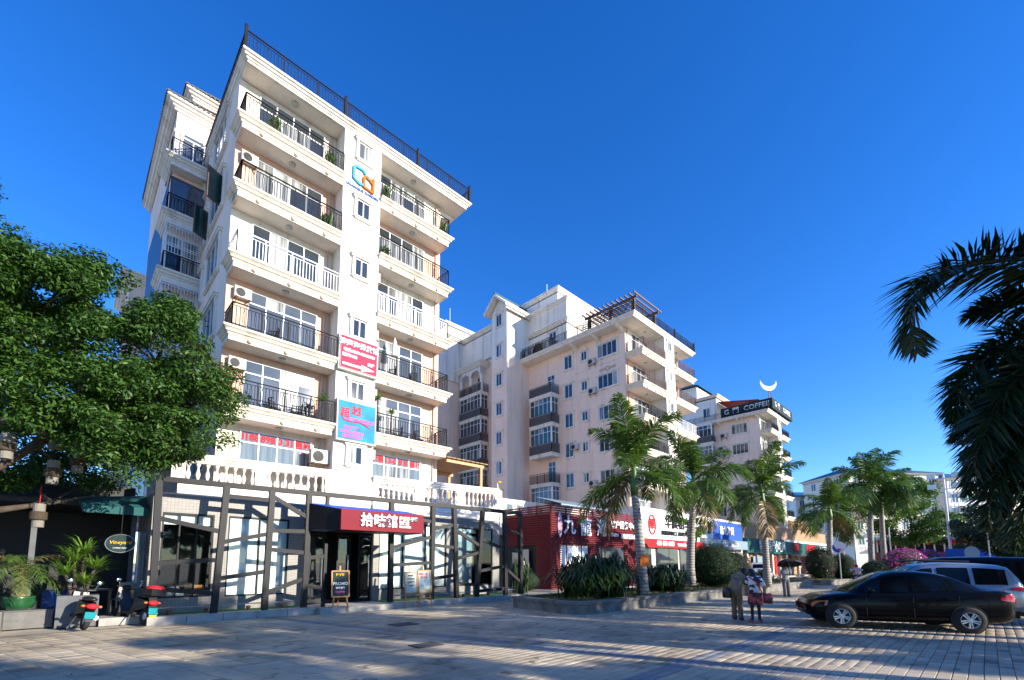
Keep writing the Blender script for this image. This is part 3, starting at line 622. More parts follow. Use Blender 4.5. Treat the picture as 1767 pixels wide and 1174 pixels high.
# balustrade on the terrace
def balustrade(p, q, name='balustrade'):
    p = Vector(p); q = Vector(q); d = (q-p); L = d.length; d.normalize(); n = Vector((d.y,-d.x))
    m = MB(); z = 4.0
    m.sweep([p,q], [(-.25,3.72),(.02,3.72),(.02,3.86),(.10,3.92),(.10,4.02),(.16,4.06),(.16,4.18),(.08,4.2),(.08,4.50),(-.25,4.50)])
    m.sweep([p,q], [(-.18,5.16),(.06,5.16),(.06,5.24),(.12,5.28),(.12,5.33),(.18,5.36),(.18,5.46),(-.2,5.46)])
    o = m.build(name,'white_plaster',RS)
    k = max(2, round(L/2.3)); prof = [(.07,0),(.07,.05),(.035,.09),(.055,.16),(.075,.24),(.07,.30),(.035,.42),(.03,.50),(.05,.56),(.07,.60),(.07,.66)]
    bm = cached('baluster', lambda: MB().lathe(prof,n=10).mesh('baluster','white_plaster',True))
    for i in range(k+1):
        c = p+d*(L*i/k); MB().prism([(c+d*a+n*b)[:] for a,b in ((-.2,-.13),(.2,-.13),(.2,.04),(-.2,.04))],4.501,5.159).build('pier','white_plaster',o)
        if i < k:
            m_ = 8
            for j in range(m_): c2 = p+d*(L*(i+(j+.5+.5)/(m_+1))/k)-n*.05; link('baluster', bm, o, (c2.x,c2.y,4.50))
balustrade((2.7,18.8),(7.78,18.25)); balustrade((9.66,18.2),(16.1,17.05))
MB().prism([(2.7,18.85),(7.8,18.3),(9.6,18.3),(16.1,17.1),(16.5,24),(2.7,24)],4.0,4.2).build('terrace_floor','grey_wall',RS)
MB().prism([(16.1,17.05),(16.35,17.0),(17.2,23),(16.1,23)],3.72,5.4).build('terrace_end_wall','white_plaster',RS)
# entrance canopy with the name board
cn = thing('entrance_canopy','maroon name board canopy with white characters over the restaurant door','canopy',(8.1,14.9,2.75))
MB().box(6.57,14.44,2.78,9.80,14.60,3.47).build('name_board','sign_maroon',cn)
MB().add([(6.56,14.60,2.78),(5.95,15.68,2.80),(5.95,15.68,3.70),(6.56,14.60,3.47),(6.62,14.60,2.78),(6.05,15.68,2.80),(6.05,15.68,3.70),(6.62,14.60,3.47)],[(0,1,2,3),(4,7,6,5),(0,4,5,1),(3,2,6,7)]).build('side_panel','black_steel',cn)
MB().add([(6.0,15.66,3.71),(6.57,14.6,3.475),(9.80,14.6,3.475),(9.8,15.66,3.71),(6.0,15.66,3.66),(6.57,14.6,3.43),(9.8,14.6,3.43),(9.8,15.66,3.66)],[(0,1,2,3),(7,6,5,4),(0,4,5,1),(2,6,7,3)]).build('roof_sheet','canopy_blue',cn)
MB().box(6.6,14.6,2.76,9.78,15.6,2.79).build('underside','black_steel',cn)
link('characters', text_mesh('拾味館',.48,.05,'letter_white',bold=.010), cn, wl(cn,(7.95,14.41,3.12)))
for s, z, h in (('海南椰子雞',3.26,.16),('煲味館',3.10,.14),('TASTE CAFE',2.97,.09)): link('characters', text_mesh(s,h,.04,'letter_white',align='LEFT',bold=.006), cn, wl(cn,(8.72,14.415,z)))
# timber pergola and lamp on the terrace
pg = thing('terrace_pergola','honey coloured timber pergola on the terrace beyond the balustrade','pergola',(15,20,4.2))
for x,y in ((16.0,18.3),(14.3,20.9),(16.3,21.5)): MB().box(x-.07,y-.07,4.2,x+.07,y+.07,6.75).build('post','pine',pg)
for a,b in (((13.7,18.3),(16.2,18.3)),((13.7,21.4),(16.5,21.4))): MB().bar((*a,6.82),(*b,6.82),.10,.16).build('beam','pine',pg)
for i in range(9): x=13.75+i*.31; MB().bar((x,18.1,6.95),(x+.1,21.9,6.95),.26,.04).build('slat','wood',pg)
lp = thing('gooseneck_lamp','thin white swan neck lamp at the end of the terrace balustrade','lamp',(16.25,17.0,3.8))
MB().tube([(0,0,-.3),(-.1,0,1.0),(-.25,0,1.95)],.03,8).build('stem','white_metal',lp,(0,0,0)); MB().lathe([(.02,.1),(.10,.06),(.14,0),(.02,-.01)],(-.12,0,1.98),12).build('head','letter_yellow',lp,(0,0,0))
# air conditioners, plants and seats on the nearest block
for x, y, z, l in ((4.35,19.08,ZF1[1]+1.95,'air conditioner on the peach wall just below the white railed balcony'),(4.3,19.08,ZF1[3]+1.95,'air conditioner high on the peach wall two balconies below the roof'),(4.3,19.08,ZF1[0]+1.95,'air conditioner behind the tree branch tip on the peach wall')): ac_unit((x,y,z),0,l,.74)
ac_unit((7.45,18.75,5.75),0,'air conditioner beside the tower above the terrace, seen end on',1.0)
for k in range(4): ac_unit((9.7,18.9,ZF1[k]-.75),R(90),'air conditioner tucked beside the tower below right balcony number %s' % ('one','two','three','four')[k],.8)
# ------------------------------------------------------------------ second block (mirrored) with stair gable and rear parts
def glazed_stack(P, x, y0, y1, lv, kinds, out=.0):
    """balconies on the side wall; x = outer face, from y0 (near) to y1 (far)"""
    xw = x+1.15
    for z, kd in zip(lv, kinds):
        m = MB(); m.sweep([(x,y1),(x,y0),(xw,y0)], [(-.05,z-.34),(0,z-.34),(.04,z-.22),(.04,z-.12),(.1,z-.08),(.1,z),(-.05,z)]); m.box(x,y0,z-.32,xw,y1,z-.03)
        b = m.build('balcony','trim',P)
        r = railing([(x+.02,y1),(x+.02,y0+.02),(xw,y0+.02)], z, .95, 'iron', .10, .9, False, .03)
        if kd != 'open': r.box(x+.06,y0+.05,z,x+.08,y1,z+.9)
        r.build('railing', 'rail_grey' if kd != 'open' else 'iron', b)
        if kd == 'open' or kd == 'plain':
            window(P, (xw-.004,(y0+y1)/2-.5,z), -R(90), .9, 2.2, 2, .5, 'glass', sill=False, name='balcony_door')
            continue
        h = 1.62; n = max(3, round((y1-y0)/.62))
        window(P, (x+.16,(y0+y1)/2,z+.93), -R(90), y1-y0-.1, h, n, .52, kd, sill=False, name='glazed_bay', curtains=.15)
        window(P, (x+.65,y0+.14,z+.93), 0, .95, h, 2, .52, kd, sill=False, name='glazed_bay', curtains=.1)
        MB().box(x+.1,y0+.1,z+.95+h,xw,y1,z+.97+h+.1).box(x+.1,y0+.1,z+.9,x+.2,y0+.2,z+.95+h).build('bay_frame','pvc',P)
ZF2 = [z+.65 for z in ZF1]
X2 = lambda s: 43.3-s
B2 = apartment('peach apartment block in the middle of the row with a gabled stair tower', X2, True, 18.2, 19.7, 30.8, ZF2, 21.64, 4.6,
    ['peach','peach','peach','peach','peach','cream'], [('iron','iron'),('white_metal','iron'),('white_metal','iron'),'brown_metal','brown_metal'], 4.6)
for k in range(6):
    z = 5.6+2.82*k
    if 20.0+0 > 0:
        window(B2, (33.4,21.45,z-.02), -R(90), 1.95, 1.2, 4, 0, 'glass', surround=True, curtains=.45)
        window(B2, (33.4,23.9,z+.35), -R(90), .62, .85, 2, 0, 'glass', surround=True, curtains=.3)
        window(B2, (33.4,25.7,z+.1), -R(90), .9, 1.3, 2, 0, 'glass', surround=True, curtains=.3)
acs = [(33.38,22.95,19.3),(33.38,22.95,16.6),(33.38,25.0,11.9),(33.38,23.1,8.3)]
for p, l in zip(acs, ('topmost air conditioner on the side wall of the middle block','second air conditioner down on the side wall of the middle block','air conditioner under a window near the glazed bays of the middle block','lowest air conditioner on the side wall, behind the palm crown')): ac_unit(p, -R(90), l, .95)
ac_unit((37.3,19.6,13.9),0,'air conditioner inside a balcony of the middle block',.9)
MB().sweep([(33.4,25.0),(33.4,20.2)],[(.0,19.05),(.05,19.05),(.05,19.12),(.0,19.12)]).build('wall_band','trim',B2)
b = MB(); b.tube([(33.36,21.45+.19*math.cos(i*math.pi/8),18.55+.19*math.sin(i*math.pi/8)) for i in range(17)],.02,6)
for dz in (-.09,.0,.09): b.box(33.37,20.6,18.55+dz-.012,33.395,21.24,18.55+dz+.012); b.box(33.37,21.66,18.55+dz-.012,33.395,22.3,18.55+dz+.012)
b.build('wall_ornament','concrete',B2)
glazed_stack(B2, 32.25, 26.9, 29.7, [17.6,14.75,11.9,9.05,6.3], ['plain','glass_green','glass_green','open','glass_grey'])
# terrace balcony in front of the arch
railing([(32.25,30.6),(32.25,27.0),(33.4,27.0)],22.09,.95,'iron',.11,.9,False,.025).build('terrace_railing','iron',B2)
# stair gable, lit front, windows on its end wall
XG, Y0, Y1 = 30.3, 30.8, 33.0
MB().box(XG,Y0,4.6,36,Y1,21.75).build('stair_block','pink_wall',B2); MB().box(XG-.004,Y0-.004,21.75,36,Y1+.004,27.0).build('stair_block_top','white_plaster',B2)
m = MB(); ym = (Y0+Y1)/2
m.add([(XG,Y0,27.0),(XG,Y1,27.0),(XG,ym,28.1),(36,Y0,27.0),(36,Y1,27.0),(36,ym,28.1)],[(0,2,1),(3,4,5),(0,3,5,2),(1,2,5,4)]); m.build('gable_wall','white_plaster',B2)
for y, s in ((Y0-.5,-1),(Y1+.5,1)):
    m = MB(); m.add([(XG-.7,y,26.72),(XG-.7,ym,28.22),(37,ym,28.22),(37,y,26.72),(XG-.7,y,27.0),(XG-.7,ym,28.5),(37,ym,28.5),(37,y,27.0)],[(0,1,2,3),(7,6,5,4),(0,4,5,1),(0,3,7,4),(3,2,6,7),(1,5,6,2)]); m.build('gable_roof','white_plaster',B2)
MB().sweep([(XG-.5,Y0-.35),(37,Y0-.35)],cornice_prof(26.55,.25,.4)).build('gable_eaves','trim',B2)
MB().bar((XG-.72,ym,28.52),(37,ym,28.52),.3,.06).build('ridge','tile_teal',B2)
for z in (25.3,22.1,19.1,16.1,13.15,10.2,7.3): window(B2,(XG-.006,ym,z),-R(90),.78,1.25,2,0,'glass',curtains=.2,surround=True)
# penthouse storeys with cornices
MB().box(33.5,25.9,22.0,44,31,24.6).build('penthouse','white_plaster',B2); MB().box(34.3,27.6,25.0,42,33,28.8).build('penthouse','white_plaster',B2)
MB().box(33.45,25.85,24.95,43,30.9,26.6).build('penthouse','white_plaster',B2)
for a,y0,z,o in ((33.5,25.9,24.5,.35),(33.45,25.85,26.6,.3),(34.3,27.6,28.7,.35)):
    m = MB(); m.sweep([(a,33),(a,y0),(43.5,y0)],cornice_prof(z,o,.5)); m.box(a+.05,y0+.05,z+.1,43.4,33,z+.48); m.build('cornice','trim',B2)
window(B2,(33.495,27.6,22.9),-R(90),.85,1.3,2,0,'glass',surround=True)
m = MB(); n=12; m.add([(33.46,29.6+.65*math.cos(math.pi*i/n),23.1+.65*math.sin(math.pi*i/n)) for i in range(n+1)]+[(33.46,28.95,22.1),(33.46,30.25,22.1)],[tuple(range(n+3))]); ar=m.build('arched_opening','dark',B2)
MB().tube([(33.44,29.6+.72*math.cos(math.pi*i/n),23.1+.72*math.sin(math.pi*i/n)) for i in range(n+1)],.08,6).build('arch_moulding','trim',ar)
window(B2,(36.5,25.89,25.4),0,1.6,.7,3,0,'glass_pale',sill=False)
MB().tube([(35.5,30,28.9),(35.5,30,31.2)],.03,6).build('mast','white_metal',B2)
# recessed court beyond the gable with its own bay
MB().box(33.4,33,4.6,40,41.3,24.5).build('rear_wall','pink_wall',B2); MB().box(28.6,41.2,4.6,36,45,24).build('rear_wall','pink_wall',B2); MB().box(28.4,41.0,22.6,36,45.2,27.6).build('rear_upper_wall','white_plaster',B2)
MB().box(33.0,36,24.4,40,41,27.5).build('rear_upper_wall','white_plaster',B2)
for a,y0,z in ((33.0,36,27.4),(28.4,41.0,27.5)): m=MB(); m.sweep([(a,45),(a,y0),(41,y0)],cornice_prof(z,.4,.5)); m.build('cornice','trim',B2)
MB().box(31.6,42.5,27.9,37,45.5,30.2).build('roof_tank_house','white_plaster',B2); m=MB(); m.sweep([(31.6,45.5),(31.6,42.5),(38,42.5)],cornice_prof(30.1,.35,.4)); m.build('cornice','trim',B2)
MB().tube([(32.5,43,30.3),(32.5,43,32.8)],.03,6).build('mast','white_metal',B2)
glazed_stack(B2, 32.2, 36.9, 40.6, [20.55,17.75,14.9,12.05,9.2], ['open','glass','glass','glass_green','glass_green'])
m = MB(); 
for y in (37.0,38.8,40.5): m.lathe([(.17,20.5),(.17,22.3),(.22,22.35),(.22,22.5)],(32.4,y,0),10)
m.sweep([(32.1,41),(32.1,36.8),(33.4,36.8)],cornice_prof(23.4,.4,.5)); m.build('arcade','white_plaster',B2)
for ya,yb_ in ((37.0,38.8),(38.8,40.5)):
    c=(ya+yb_)/2; r=(yb_-ya)/2-.15; n=10; pts=[(c+r*math.cos(math.pi*i/n),22.5+r*.8*math.sin(math.pi*i/n)) for i in range(n+1)]
    poly=[(ya,22.4),(ya,23.45),(yb_,23.45),(yb_,22.4)]+pts
    m=MB(); m.add([(32.25,y,z) for y,z in poly]+[(32.45,y,z) for y,z in poly],[tuple(range(len(poly))),tuple(range(2*len(poly)-1,len(poly)-1,-1))]); m.build('arch_panel','white_plaster',B2)
# roof garden pergola
pg = thing('roof_pergola','dark red timber pergola on the roof corner of the middle block','pergola',(33.5,20,22.09))
for p in ((32.5,18.3),(32.5,22.6),(36.0,18.3),(32.5,20.4)): MB().box(p[0]-.12,p[1]-.12,22.0,p[0]+.12,p[1]+.12,23.35).build('post','plank' if p!=(36.0,18.3) else 'brown_metal',pg)
for x in (32.4,36.0): MB().bar((x,17.9,23.25),(x,23,23.25),.12,.18).build('beam','brown_metal',pg)
for i in range(13): y=17.9+i*.42; MB().bar((31.9,y,23.42),(36.5,y,23.42),.09,.14).build('rafter','brown_metal',pg)
for i in range(6): MB().bar((32.3,22.9+.1*i,23.3-i*.2),(32.3,18.4+.1*i,23.0-.15*i),.05,.05).build('batten','brown_metal',pg)
t = thing('drying_cloth','round pink striped cloth drying over a balcony rail of the middle block','cloth',(39.0,17.85,9.4)); MB().sphere((0,0,0),(1.05,.12,1.5),20,12).build('cloth_sheet','pink_cloth',t,(0,0,0),0,True)
# ------------------------------------------------------------------ third block with the coffee sign
ZF3 = [z+.55 for z in ZF1]
sc3 = .80
B3 = apartment('farther cream block with a black COFFEE parapet sign and crescent', lambda s: 74.3-s*sc3, True, 18.2, 19.5, 29, ZF3, 21.3, 4.6,
    ['cream']*6, ['iron']*5, 4.6, side='pink_wall', detail=False)
for k in range(6):
    z = 5.2+2.82*k
    window(B3,(66.38,22.0,z),-R(90),2.0,1.35,4,0,'glass',surround=True,curtains=.4)
    if k in (1,2,4): window(B3,(66.38,24.6,z),-R(90),.8,1.3,2,0,'glass',surround=True)
for i,(y,z) in enumerate(((24.0,19.0),(24.3,17.2),(23.9,16.2),(24.2,13.4))): ac_unit((66.36,y,z),-R(90),('uppermost','second','third','lowest')[i]+' air conditioner on the side wall of the COFFEE block',1.15)
glazed_stack(B3, 65.2, 25.2, 29.6, [18.6,15.6,12.3,9.0,6.2], ['glass','glass_pale','open','glass_pale','glass_pale'])
cs = MB().box(66.0,17.7,21.85,66.2,24.2,23.2).box(66.2,17.7,21.85,75.0,17.95,23.2).build('parapet_sign','chalkboard',B3)
link('characters', text_mesh('COFFEE',.92,.08,'letter_white',bold=.006), cs, (65.95,19.6,22.5), -R(90)); link('characters', text_mesh('G',.95,.08,'letter_white',bold=.006), cs, (65.95,23.4,22.5), -R(90)); link('characters', text_mesh('門',.9,.08,'letter_white',bold=.006), cs, (65.95,22.2,22.5), -R(90))
link('characters', text_mesh('COFFEE',.95,.08,'letter_white'), cs, (72.0,17.66,22.5)); link('characters', text_mesh('G',1.0,.08,'letter_white'), cs, (67.2,17.66,22.5)); link('characters', text_mesh('門',.9,.08,'letter_white'), cs, (68.5,17.66,22.5))
n=18; pts=[]
for i in range(n+1): a=math.pi*(1.04+.92*i/n); pts.append((1.15*math.cos(a),1.15*math.sin(a)))
for i in range(n,-1,-1): a=math.pi*(1.04+.92*i/n); pts.append((1.13*math.cos(a),.40+.95*math.sin(a)))
t=thing('crescent_sign','white crescent moon sign standing on the COFFEE parapet','sign',(66.9,18.3,25.6),-R(38)); MB().prism_xz(pts,-.08,.08).build('crescent','letter_white',t,(0,0,0)); MB().bar((0,0,-1.1),(0,0,-2.5),.08).bar((.35,0,-1.05),(.35,0,-2.5),.06).build('stand','rust',t,(0,0,0))
MB().box(66.7,25,21.7,74,30,25.4).build('penthouse','white_plaster',B3); m=MB(); m.sweep([(66.7,31),(66.7,25),(75,25)],cornice_prof(25.2,.4,.5)); m.build('cornice','trim',B3)
MB().box(67.5,28,25.5,74,33,28).build('penthouse','white_plaster',B3); m=MB(); m.add([(67,27.6,28),(75,27.6,28),(75,33,28),(67,33,28),(69,29.5,29.2),(74,29.5,29.2)],[(0,1,5,4),(0,4,3),(1,2,5),(2,3,4,5)]); m.build('roof','tile_teal',B3)
MB().add([(67,24.9,24.6),(74,24.9,24.6),(74,19.6,23.6),(67,19.6,23.6),(67,24.9,24.7),(74,24.9,24.7),(74,19.6,23.7),(67,19.6,23.7)],[(3,2,1,0),(4,5,6,7),(0,4,7,3),(2,6,5,1)]).build('roof_canopy','sign_maroon',B3)
window(B3,(66.69,26.4,22.6),-R(90),1.0,1.4,2,0,'glass')
# ------------------------------------------------------------------ shops under the blocks
def lettering(P, s, size, mat, p, bold=.01, align='CENTER', rz=0, depth=.05): return link('characters', text_mesh(s,size,depth,mat,align=align,bold=bold), P, wl(P,p), rz)
SH = thing('louvre_shop','shop front clad in dark red timber louvres with big white characters','shop',(25.6,19,.13))
MB().box(20.95,17.55,.1,30.6,23,4.6).build('wall','dark',SH); MB().box(20.95,17.6,4.6,30.6,23,4.7).build('roof','grey_wall',SH)
def louvres(x0,x1,y,z0,z1,rz=0,ox=0):
    n=round((z1-z0)/.13)
    for i in range(n):
        z=z0+(z1-z0)*i/n
        if rz==0: MB().bar((x0,y,z+.04),(x1,y,z+.05),.05,.085).build('louvre_slat','red_wood',SH)
        else: MB().bar((y,x0,z+.04),(y,x1,z+.05),.05,.085).build('louvre_slat','red_wood',SH)
for (a,b,z0,z1) in ((20.75,21.6,.15,2.75),(24.35,25.6,.15,2.75),(28.6,30.6,.15,2.75),(21.6,24.35,.15,.6),(25.6,28.6,.15,.6),(20.75,30.6,2.75,5.15)): louvres(a,b,17.4,z0,z1)
louvres(17.4,21.4,20.72,2.75,5.15,1); louvres(17.4,18.6,20.72,.15,2.75,1)
for x in (20.78,22.2,23.7,25.0,26.3,27.7,29.2,30.5): MB().box(x-.04,17.44,.13,x+.04,17.5,5.15).build('upright','red_wood',SH)
for y in (17.5,18.6,20,21.3): MB().box(20.75,y-.04,.13,20.8,y+.04,5.15).build('upright','red_wood',SH)
MB().box(21.6,17.46,.6,24.35,17.5,2.75).build('shop_window','blind_white',SH); MB().box(25.6,17.46,.6,28.6,17.5,2.75).build('shop_window','glass_grey',SH)
MB().box(20.7,19.2,.13,20.74,20.6,2.5).build('side_door','ac_white',SH)
for s,x,z,h in (('九',22.35,3.9,1.2),('龍',24.0,3.85,1.2),('灣',25.75,3.9,1.2)): lettering(SH,s,h,'letter_white',(x,17.30,z),.018)
lettering(SH,'客户服务中心',.56,'letter_white',(28.5,17.30,4.25),.012) ; lettering(SH,'咨询热线',.22,'letter_white',(27.3,17.30,3.55)); lettering(SH,'88695566',.46,'letter_white',(29.0,17.30,3.5),.008)
MB().box(26.55,17.3,3.2,26.62,17.36,4.7).build('divider','wood',SH); MB().sphere((21.45,17.33,3.95),(.22,.06,.75),12,10).build('oval_plaque','pink_cloth',SH)
for x in (21.1,20.69): pass
TW = thing('terrace_parapet_house','low white parapet with a row of small windows above the louvred shop','building',(27,20,4.7))
MB().box(18.5,21.5,3.5,31,22,5.9).build('wall','white_plaster',TW)
for i in range(5): window(TW,(20.3+i*1.0,21.49,4.9),0,.7,.7,1,0,'glass_pale',sill=False)
MB().add([(23.2,18.6,5.5),(28.5,18.6,5.5),(28.5,21,6.2),(23.2,21,6.2),(23.2,18.6,5.42),(28.5,18.6,5.42),(28.5,21,6.1),(23.2,21,6.1)],[(0,1,2,3),(7,6,5,4),(0,4,5,1)]).build('blue_awning','steel_blue',TW)
CR = thing('car_rental_shop','white and red shop sign board reading BRILLIANCE AUTO RENTAL','shop',(36,18,.13))
MB().box(30.7,17.6,.1,41.0,23,5.9).build('wall','white_plaster',CR); MB().box(30.75,17.25,3.5,40.7,17.6,5.7).build('sign_board','sign_white',CR); MB().box(30.75,17.2,2.85,41.2,17.6,3.48).build('sign_strip','sign_red',CR)
for a,b in ((31.0,32.6),(33.4,37.0),(37.4,40.0)): o=MB().box(a,17.5,.3,b,17.58,2.8).build('shop_window','glass',CR)
MB().tube([(32.3+.5*math.cos(i*math.pi/10),17.22,4.55+.72*math.sin(i*math.pi/10)) for i in range(21)],.06,6).build('emblem','sign_red',CR); lettering(CR,'華',.85,'letter_red',(32.3,17.2,4.55),.012)
lettering(CR,'华晨租车',1.15,'letter_black',(36.6,17.2,4.85),.012); lettering(CR,'BRILLIANCE AUTO RENTAL',.5,'letter_black',(36.8,17.2,4.0),.006); lettering(CR,'400 653 6600    www.b-car.cn',.52,'letter_white',(36.0,17.17,3.16),.012)
BL = thing('blue_sign_shop','shop with a blue and white lightbox sign past the car rental','shop',(46.5,18,.13))
MB().box(41.2,17.6,.1,52,23,5.9).build('wall','grey_wall',BL); MB().box(41.1,17.2,3.9,43.6,17.55,5.6).build('sign_board','sign_white',BL); MB().box(43.6,17.2,3.9,51,17.55,5.6).build('sign_board','sign_blue',BL); MB().box(41.3,17.0,3.0,51.8,17.6,3.85).build('sign_strip','steel_blue',BL)
lettering(BL,'逸龙海景',.9,'letter_white',(46.8,17.15,4.7),.012); lettering(BL,'海航',.7,'letter_blue',(42.35,17.15,4.6),.02); lettering(BL,'客房服务 88365566',.5,'letter_white',(47,16.95,3.4))
GN = thing('snack_shop','long dark green snack shop sign with white and red characters','shop',(70,18,.13))
MB().box(52.2,17.8,.1,90,24,6.2).build('wall','plank',GN); MB().box(52.2,17.2,2.75,89,17.75,4.3).build('sign_board','sign_green',GN); MB().box(66,17.4,4.3,90,17.7,4.6).build('gutter','white_plaster',GN)
for s,x,mm in (('特色特产小吃屋',60.5,'letter_white'),('海鲜',70.0,'letter_red'),('水果特产',77.5,'letter_red'),('加工烧烤',85,'letter_white')): lettering(GN,s,1.35,mm,(x,17.12,3.5),.012)
for i in range(13): x=53+i*2.8; MB().box(x,17.5,.13,x+.35,17.75,2.75).build('pillar','grey_wall',GN)
MB().box(55,17.55,.13,59,17.6,2.4).build('shutter','steel_blue',GN); MB().box(60.6,17.0,.3,61.3,17.1,2.4).build('banner','sign_red',GN)
MB().add([(68,15.2,2.2),(80,15.2,2.2),(80,17.2,2.75),(68,17.2,2.75),(68,15.2,2.14),(80,15.2,2.14),(80,17.2,2.69),(68,17.2,2.69)],[(0,1,2,3),(7,6,5,4),(0,4,5,1),(0,3,7,4),(1,5,6,2)]).build('awning','awning_peach',GN)
for x in (70,82): railing([(x,18.2),(x+8,18.2)],6.2,1.0,'wood',.4,1.5,False,.06).build('roof_railing','wood',GN)
MB().box(78,19.5,6.2,88,23,8.2).build('roof_hut','wood',GN)
# ------------------------------------------------------------------ far buildings at the end of the street
def far_building(label, x, y, rz, w, d, h, floors, bays, wall, roof, rows=None, hip=2.0):
    P = thing('distant_building', label, 'building', (x,y,0), rz)
    MB().box(-w/2,0,0,w/2,d,h).build('wall',wall,P,(0,0,0))
    m = MB(); m.sweep([(-w/2,d),(-w/2,0),(w/2,0),(w/2,d)],cornice_prof(h-.3,.5,.6)); m.build('cornice','trim',P,(0,0,0))
    e=.7; m=MB(); m.add([(-w/2-e,-e,h+.3),(w/2+e,-e,h+.3),(w/2+e,d+e,h+.3),(-w/2-e,d+e,h+.3),(-w/2+d*.35,d/2,h+.3+hip),(w/2-d*.35,d/2,h+.3+hip)],[(0,1,5,4),(1,2,5),(2,3,4,5),(3,0,4),(0,3,2,1)]); m.build('roof',roof,P,(0,0,0))
    fh=(h-4)/floors
    def put(lx,ly,z,r,ww,hh,k):
        o=link('window',cached(('fw',ww,hh),lambda: MB().box(-ww/2,-.06,0,ww/2,0,.1).box(-ww/2,-.06,hh-.1,ww/2,0,hh).box(-ww/2,-.06,.1,-ww/2+.1,0,hh-.1).box(ww/2-.1,-.06,.1,ww/2,0,hh-.1).box(-.05,-.055,.1,.05,0,hh-.1).mesh('window','pvc')),P,(lx,ly,z),r)
        link('pane',cached(('fp',ww,hh,k),lambda: MB().box(-ww/2+.05,-.03,.05,ww/2-.05,-.004,hh-.05).mesh('pane',('glass','glass_green','glass_pale','glass_grey')[k])),o,(0,0,0))
    for f in range(floors):
        z=4.2+f*fh
        for i in range(bays):
            lx=-w/2+w*(i+.5)/bays; big=(i%3==1)
            put(lx,0,z+.7,0,2.6 if big else 1.3,1.7,random.randrange(4))
            if big:
                b=MB().box(lx-1.7,-1.0,z-.2,lx+1.7,-.002,z).build('balcony','trim',P,(0,0,0)); railing([(lx-1.65,-.05),(lx-1.65,-.95),(lx+1.65,-.95),(lx+1.65,-.05)],z,.9,'white_metal',.3,1.6,False,.04).build('railing','white_metal',b,(0,0,0))
        for i in range(2): put(-w/2,d*(i+.5)/2,z+.7,-R(90),1.4,1.6,random.randrange(4))
    return P
far_building('distant pale block with teal gable roof left of the tall palms',120,24.2,-R(40),11,11,15.6,4,4,'far_wall','roof_blue')
far_building('distant cream block with blue roof behind the lamp mast',114,11.0,-R(40),18,12,18.4,5,6,'far_cream','roof_blue')
far_building('distant white block with stacked balconies right of the lamp mast',122,1.6,-R(45),7,12,17.2,5,3,'far_wall','roof_blue')
far_building('distant low white block half hidden by the dark trees',142,-1.5,-R(45),8,10,15.0,4,3,'far_wall','roof_blue')
PV = thing('brown_pavilion','brown brick pavilion with red lanterns at the end of the street','building',(90,5.5,0),-R(75))
MB().box(-6,0,0,6,6,3.2).build('wall','brick_brown',PV,(0,0,0)); MB().box(-6.4,-.4,5.0,6.4,6,5.3).build('roof','steel_blue',PV,(0,0,0)); MB().box(-5.8,1.5,3.2,5.8,5.8,5.0).build('upper_room','dark',PV,(0,0,0))
for i in range(12): MB().box(-5.9+i*1.06,0,3.2,-5.75+i*1.06,.15,5.0).build('column','white_plaster',PV,(0,0,0))
for i in range(9): MB().sphere((-5.4+i*1.3,-.35,4.55),(.32,.32,.36),10,6).build('lantern','lantern_red',PV,(0,0,0),0,True)
# ------------------------------------------------------------------ vegetation helpers
def quads(P0, P1, P2, W, w0=.35, w1=1.0, w2=.05):
    """leaf blades base-mid-tip as two quads each; all arrays (n,3)"""
    n = len(P0); V = np.stack([P0-W*w0, P0+W*w0, P1-W*w1, P1+W*w1, P2-W*w2, P2+W*w2], 1).reshape(-1,3)
    b = (np.arange(n)*6)[:,None]; F = np.concatenate([b+np.array([[0,1,3,2]]), b+np.array([[2,3,5,4]])],0)
    return V, F
def unit(a): return a/np.maximum(np.linalg.norm(a,axis=-1,keepdims=True),1e-9)
def frond_arrays(sp, n=60, lmax=.75, wid=.022, droop=.35, plume=.5, fwd=.55, t0=.16, seed=0):
    r = np.random.default_rng(seed); sp = np.asarray(sp, float)
    seg = np.linalg.norm(np.diff(sp,axis=0),axis=1); cum = np.concatenate([[0],np.cumsum(seg)]); cum /= cum[-1]
    t = np.linspace(t0,1,n); t = np.concatenate([t,t]); sd = np.concatenate([np.ones(n),-np.ones(n)])
    P = np.stack([np.interp(t,cum,sp[:,k]) for k in range(3)],1); e = .02
    T = unit(np.stack([np.interp(np.minimum(t+e,1),cum,sp[:,k])-np.interp(np.maximum(t-e,0),cum,sp[:,k]) for k in range(3)],1))
    up = np.array([0,0,1.0]); S = unit(np.cross(T,up)+1e-4); U = np.cross(S,T)
    ln = lmax*np.clip(np.sin(np.pi*np.clip(.12+.86*t,0,1))**.6,.18,1)*r.uniform(.8,1.1,2*n)
    be = r.uniform(-plume*.55,plume,2*n)
    D = unit(S*sd[:,None]*np.cos(be)[:,None]+U*np.sin(be)[:,None]+T*(fwd+.5*t)[:,None]+r.normal(0,.06,(2*n,3)))
    P1 = P+D*(ln*.5)[:,None]; P1[:,2] -= droop*ln*.12
    P2 = P+D*ln[:,None]; P2[:,2] -= droop*ln
    W = T*wid*r.uniform(.8,1.2,(2*n,1))+r.normal(0,wid*.25,(2*n,3))
    V, F = quads(P,P1,P2,W)
    b = MB(); rr = np.linspace(.035,.008,len(sp))*(lmax/.75); b.tube([tuple(p) for p in sp], list(rr), 4, cap=False)
    return np.concatenate([V,np.array(b.v)]), np.concatenate([F, np.array(b.f)+len(V)])
def spine(L, e0, bend, n=11, twist=0.0):
    p = np.zeros(3); out = [p.copy()]
    for i in range(n-1):
        t = (i+.5)/(n-1); a = e0-bend*t**1.25; p = p+np.array([math.cos(a),twist*t,math.sin(a)])*L/(n-1); out.append(p.copy())
    return np.array(out)
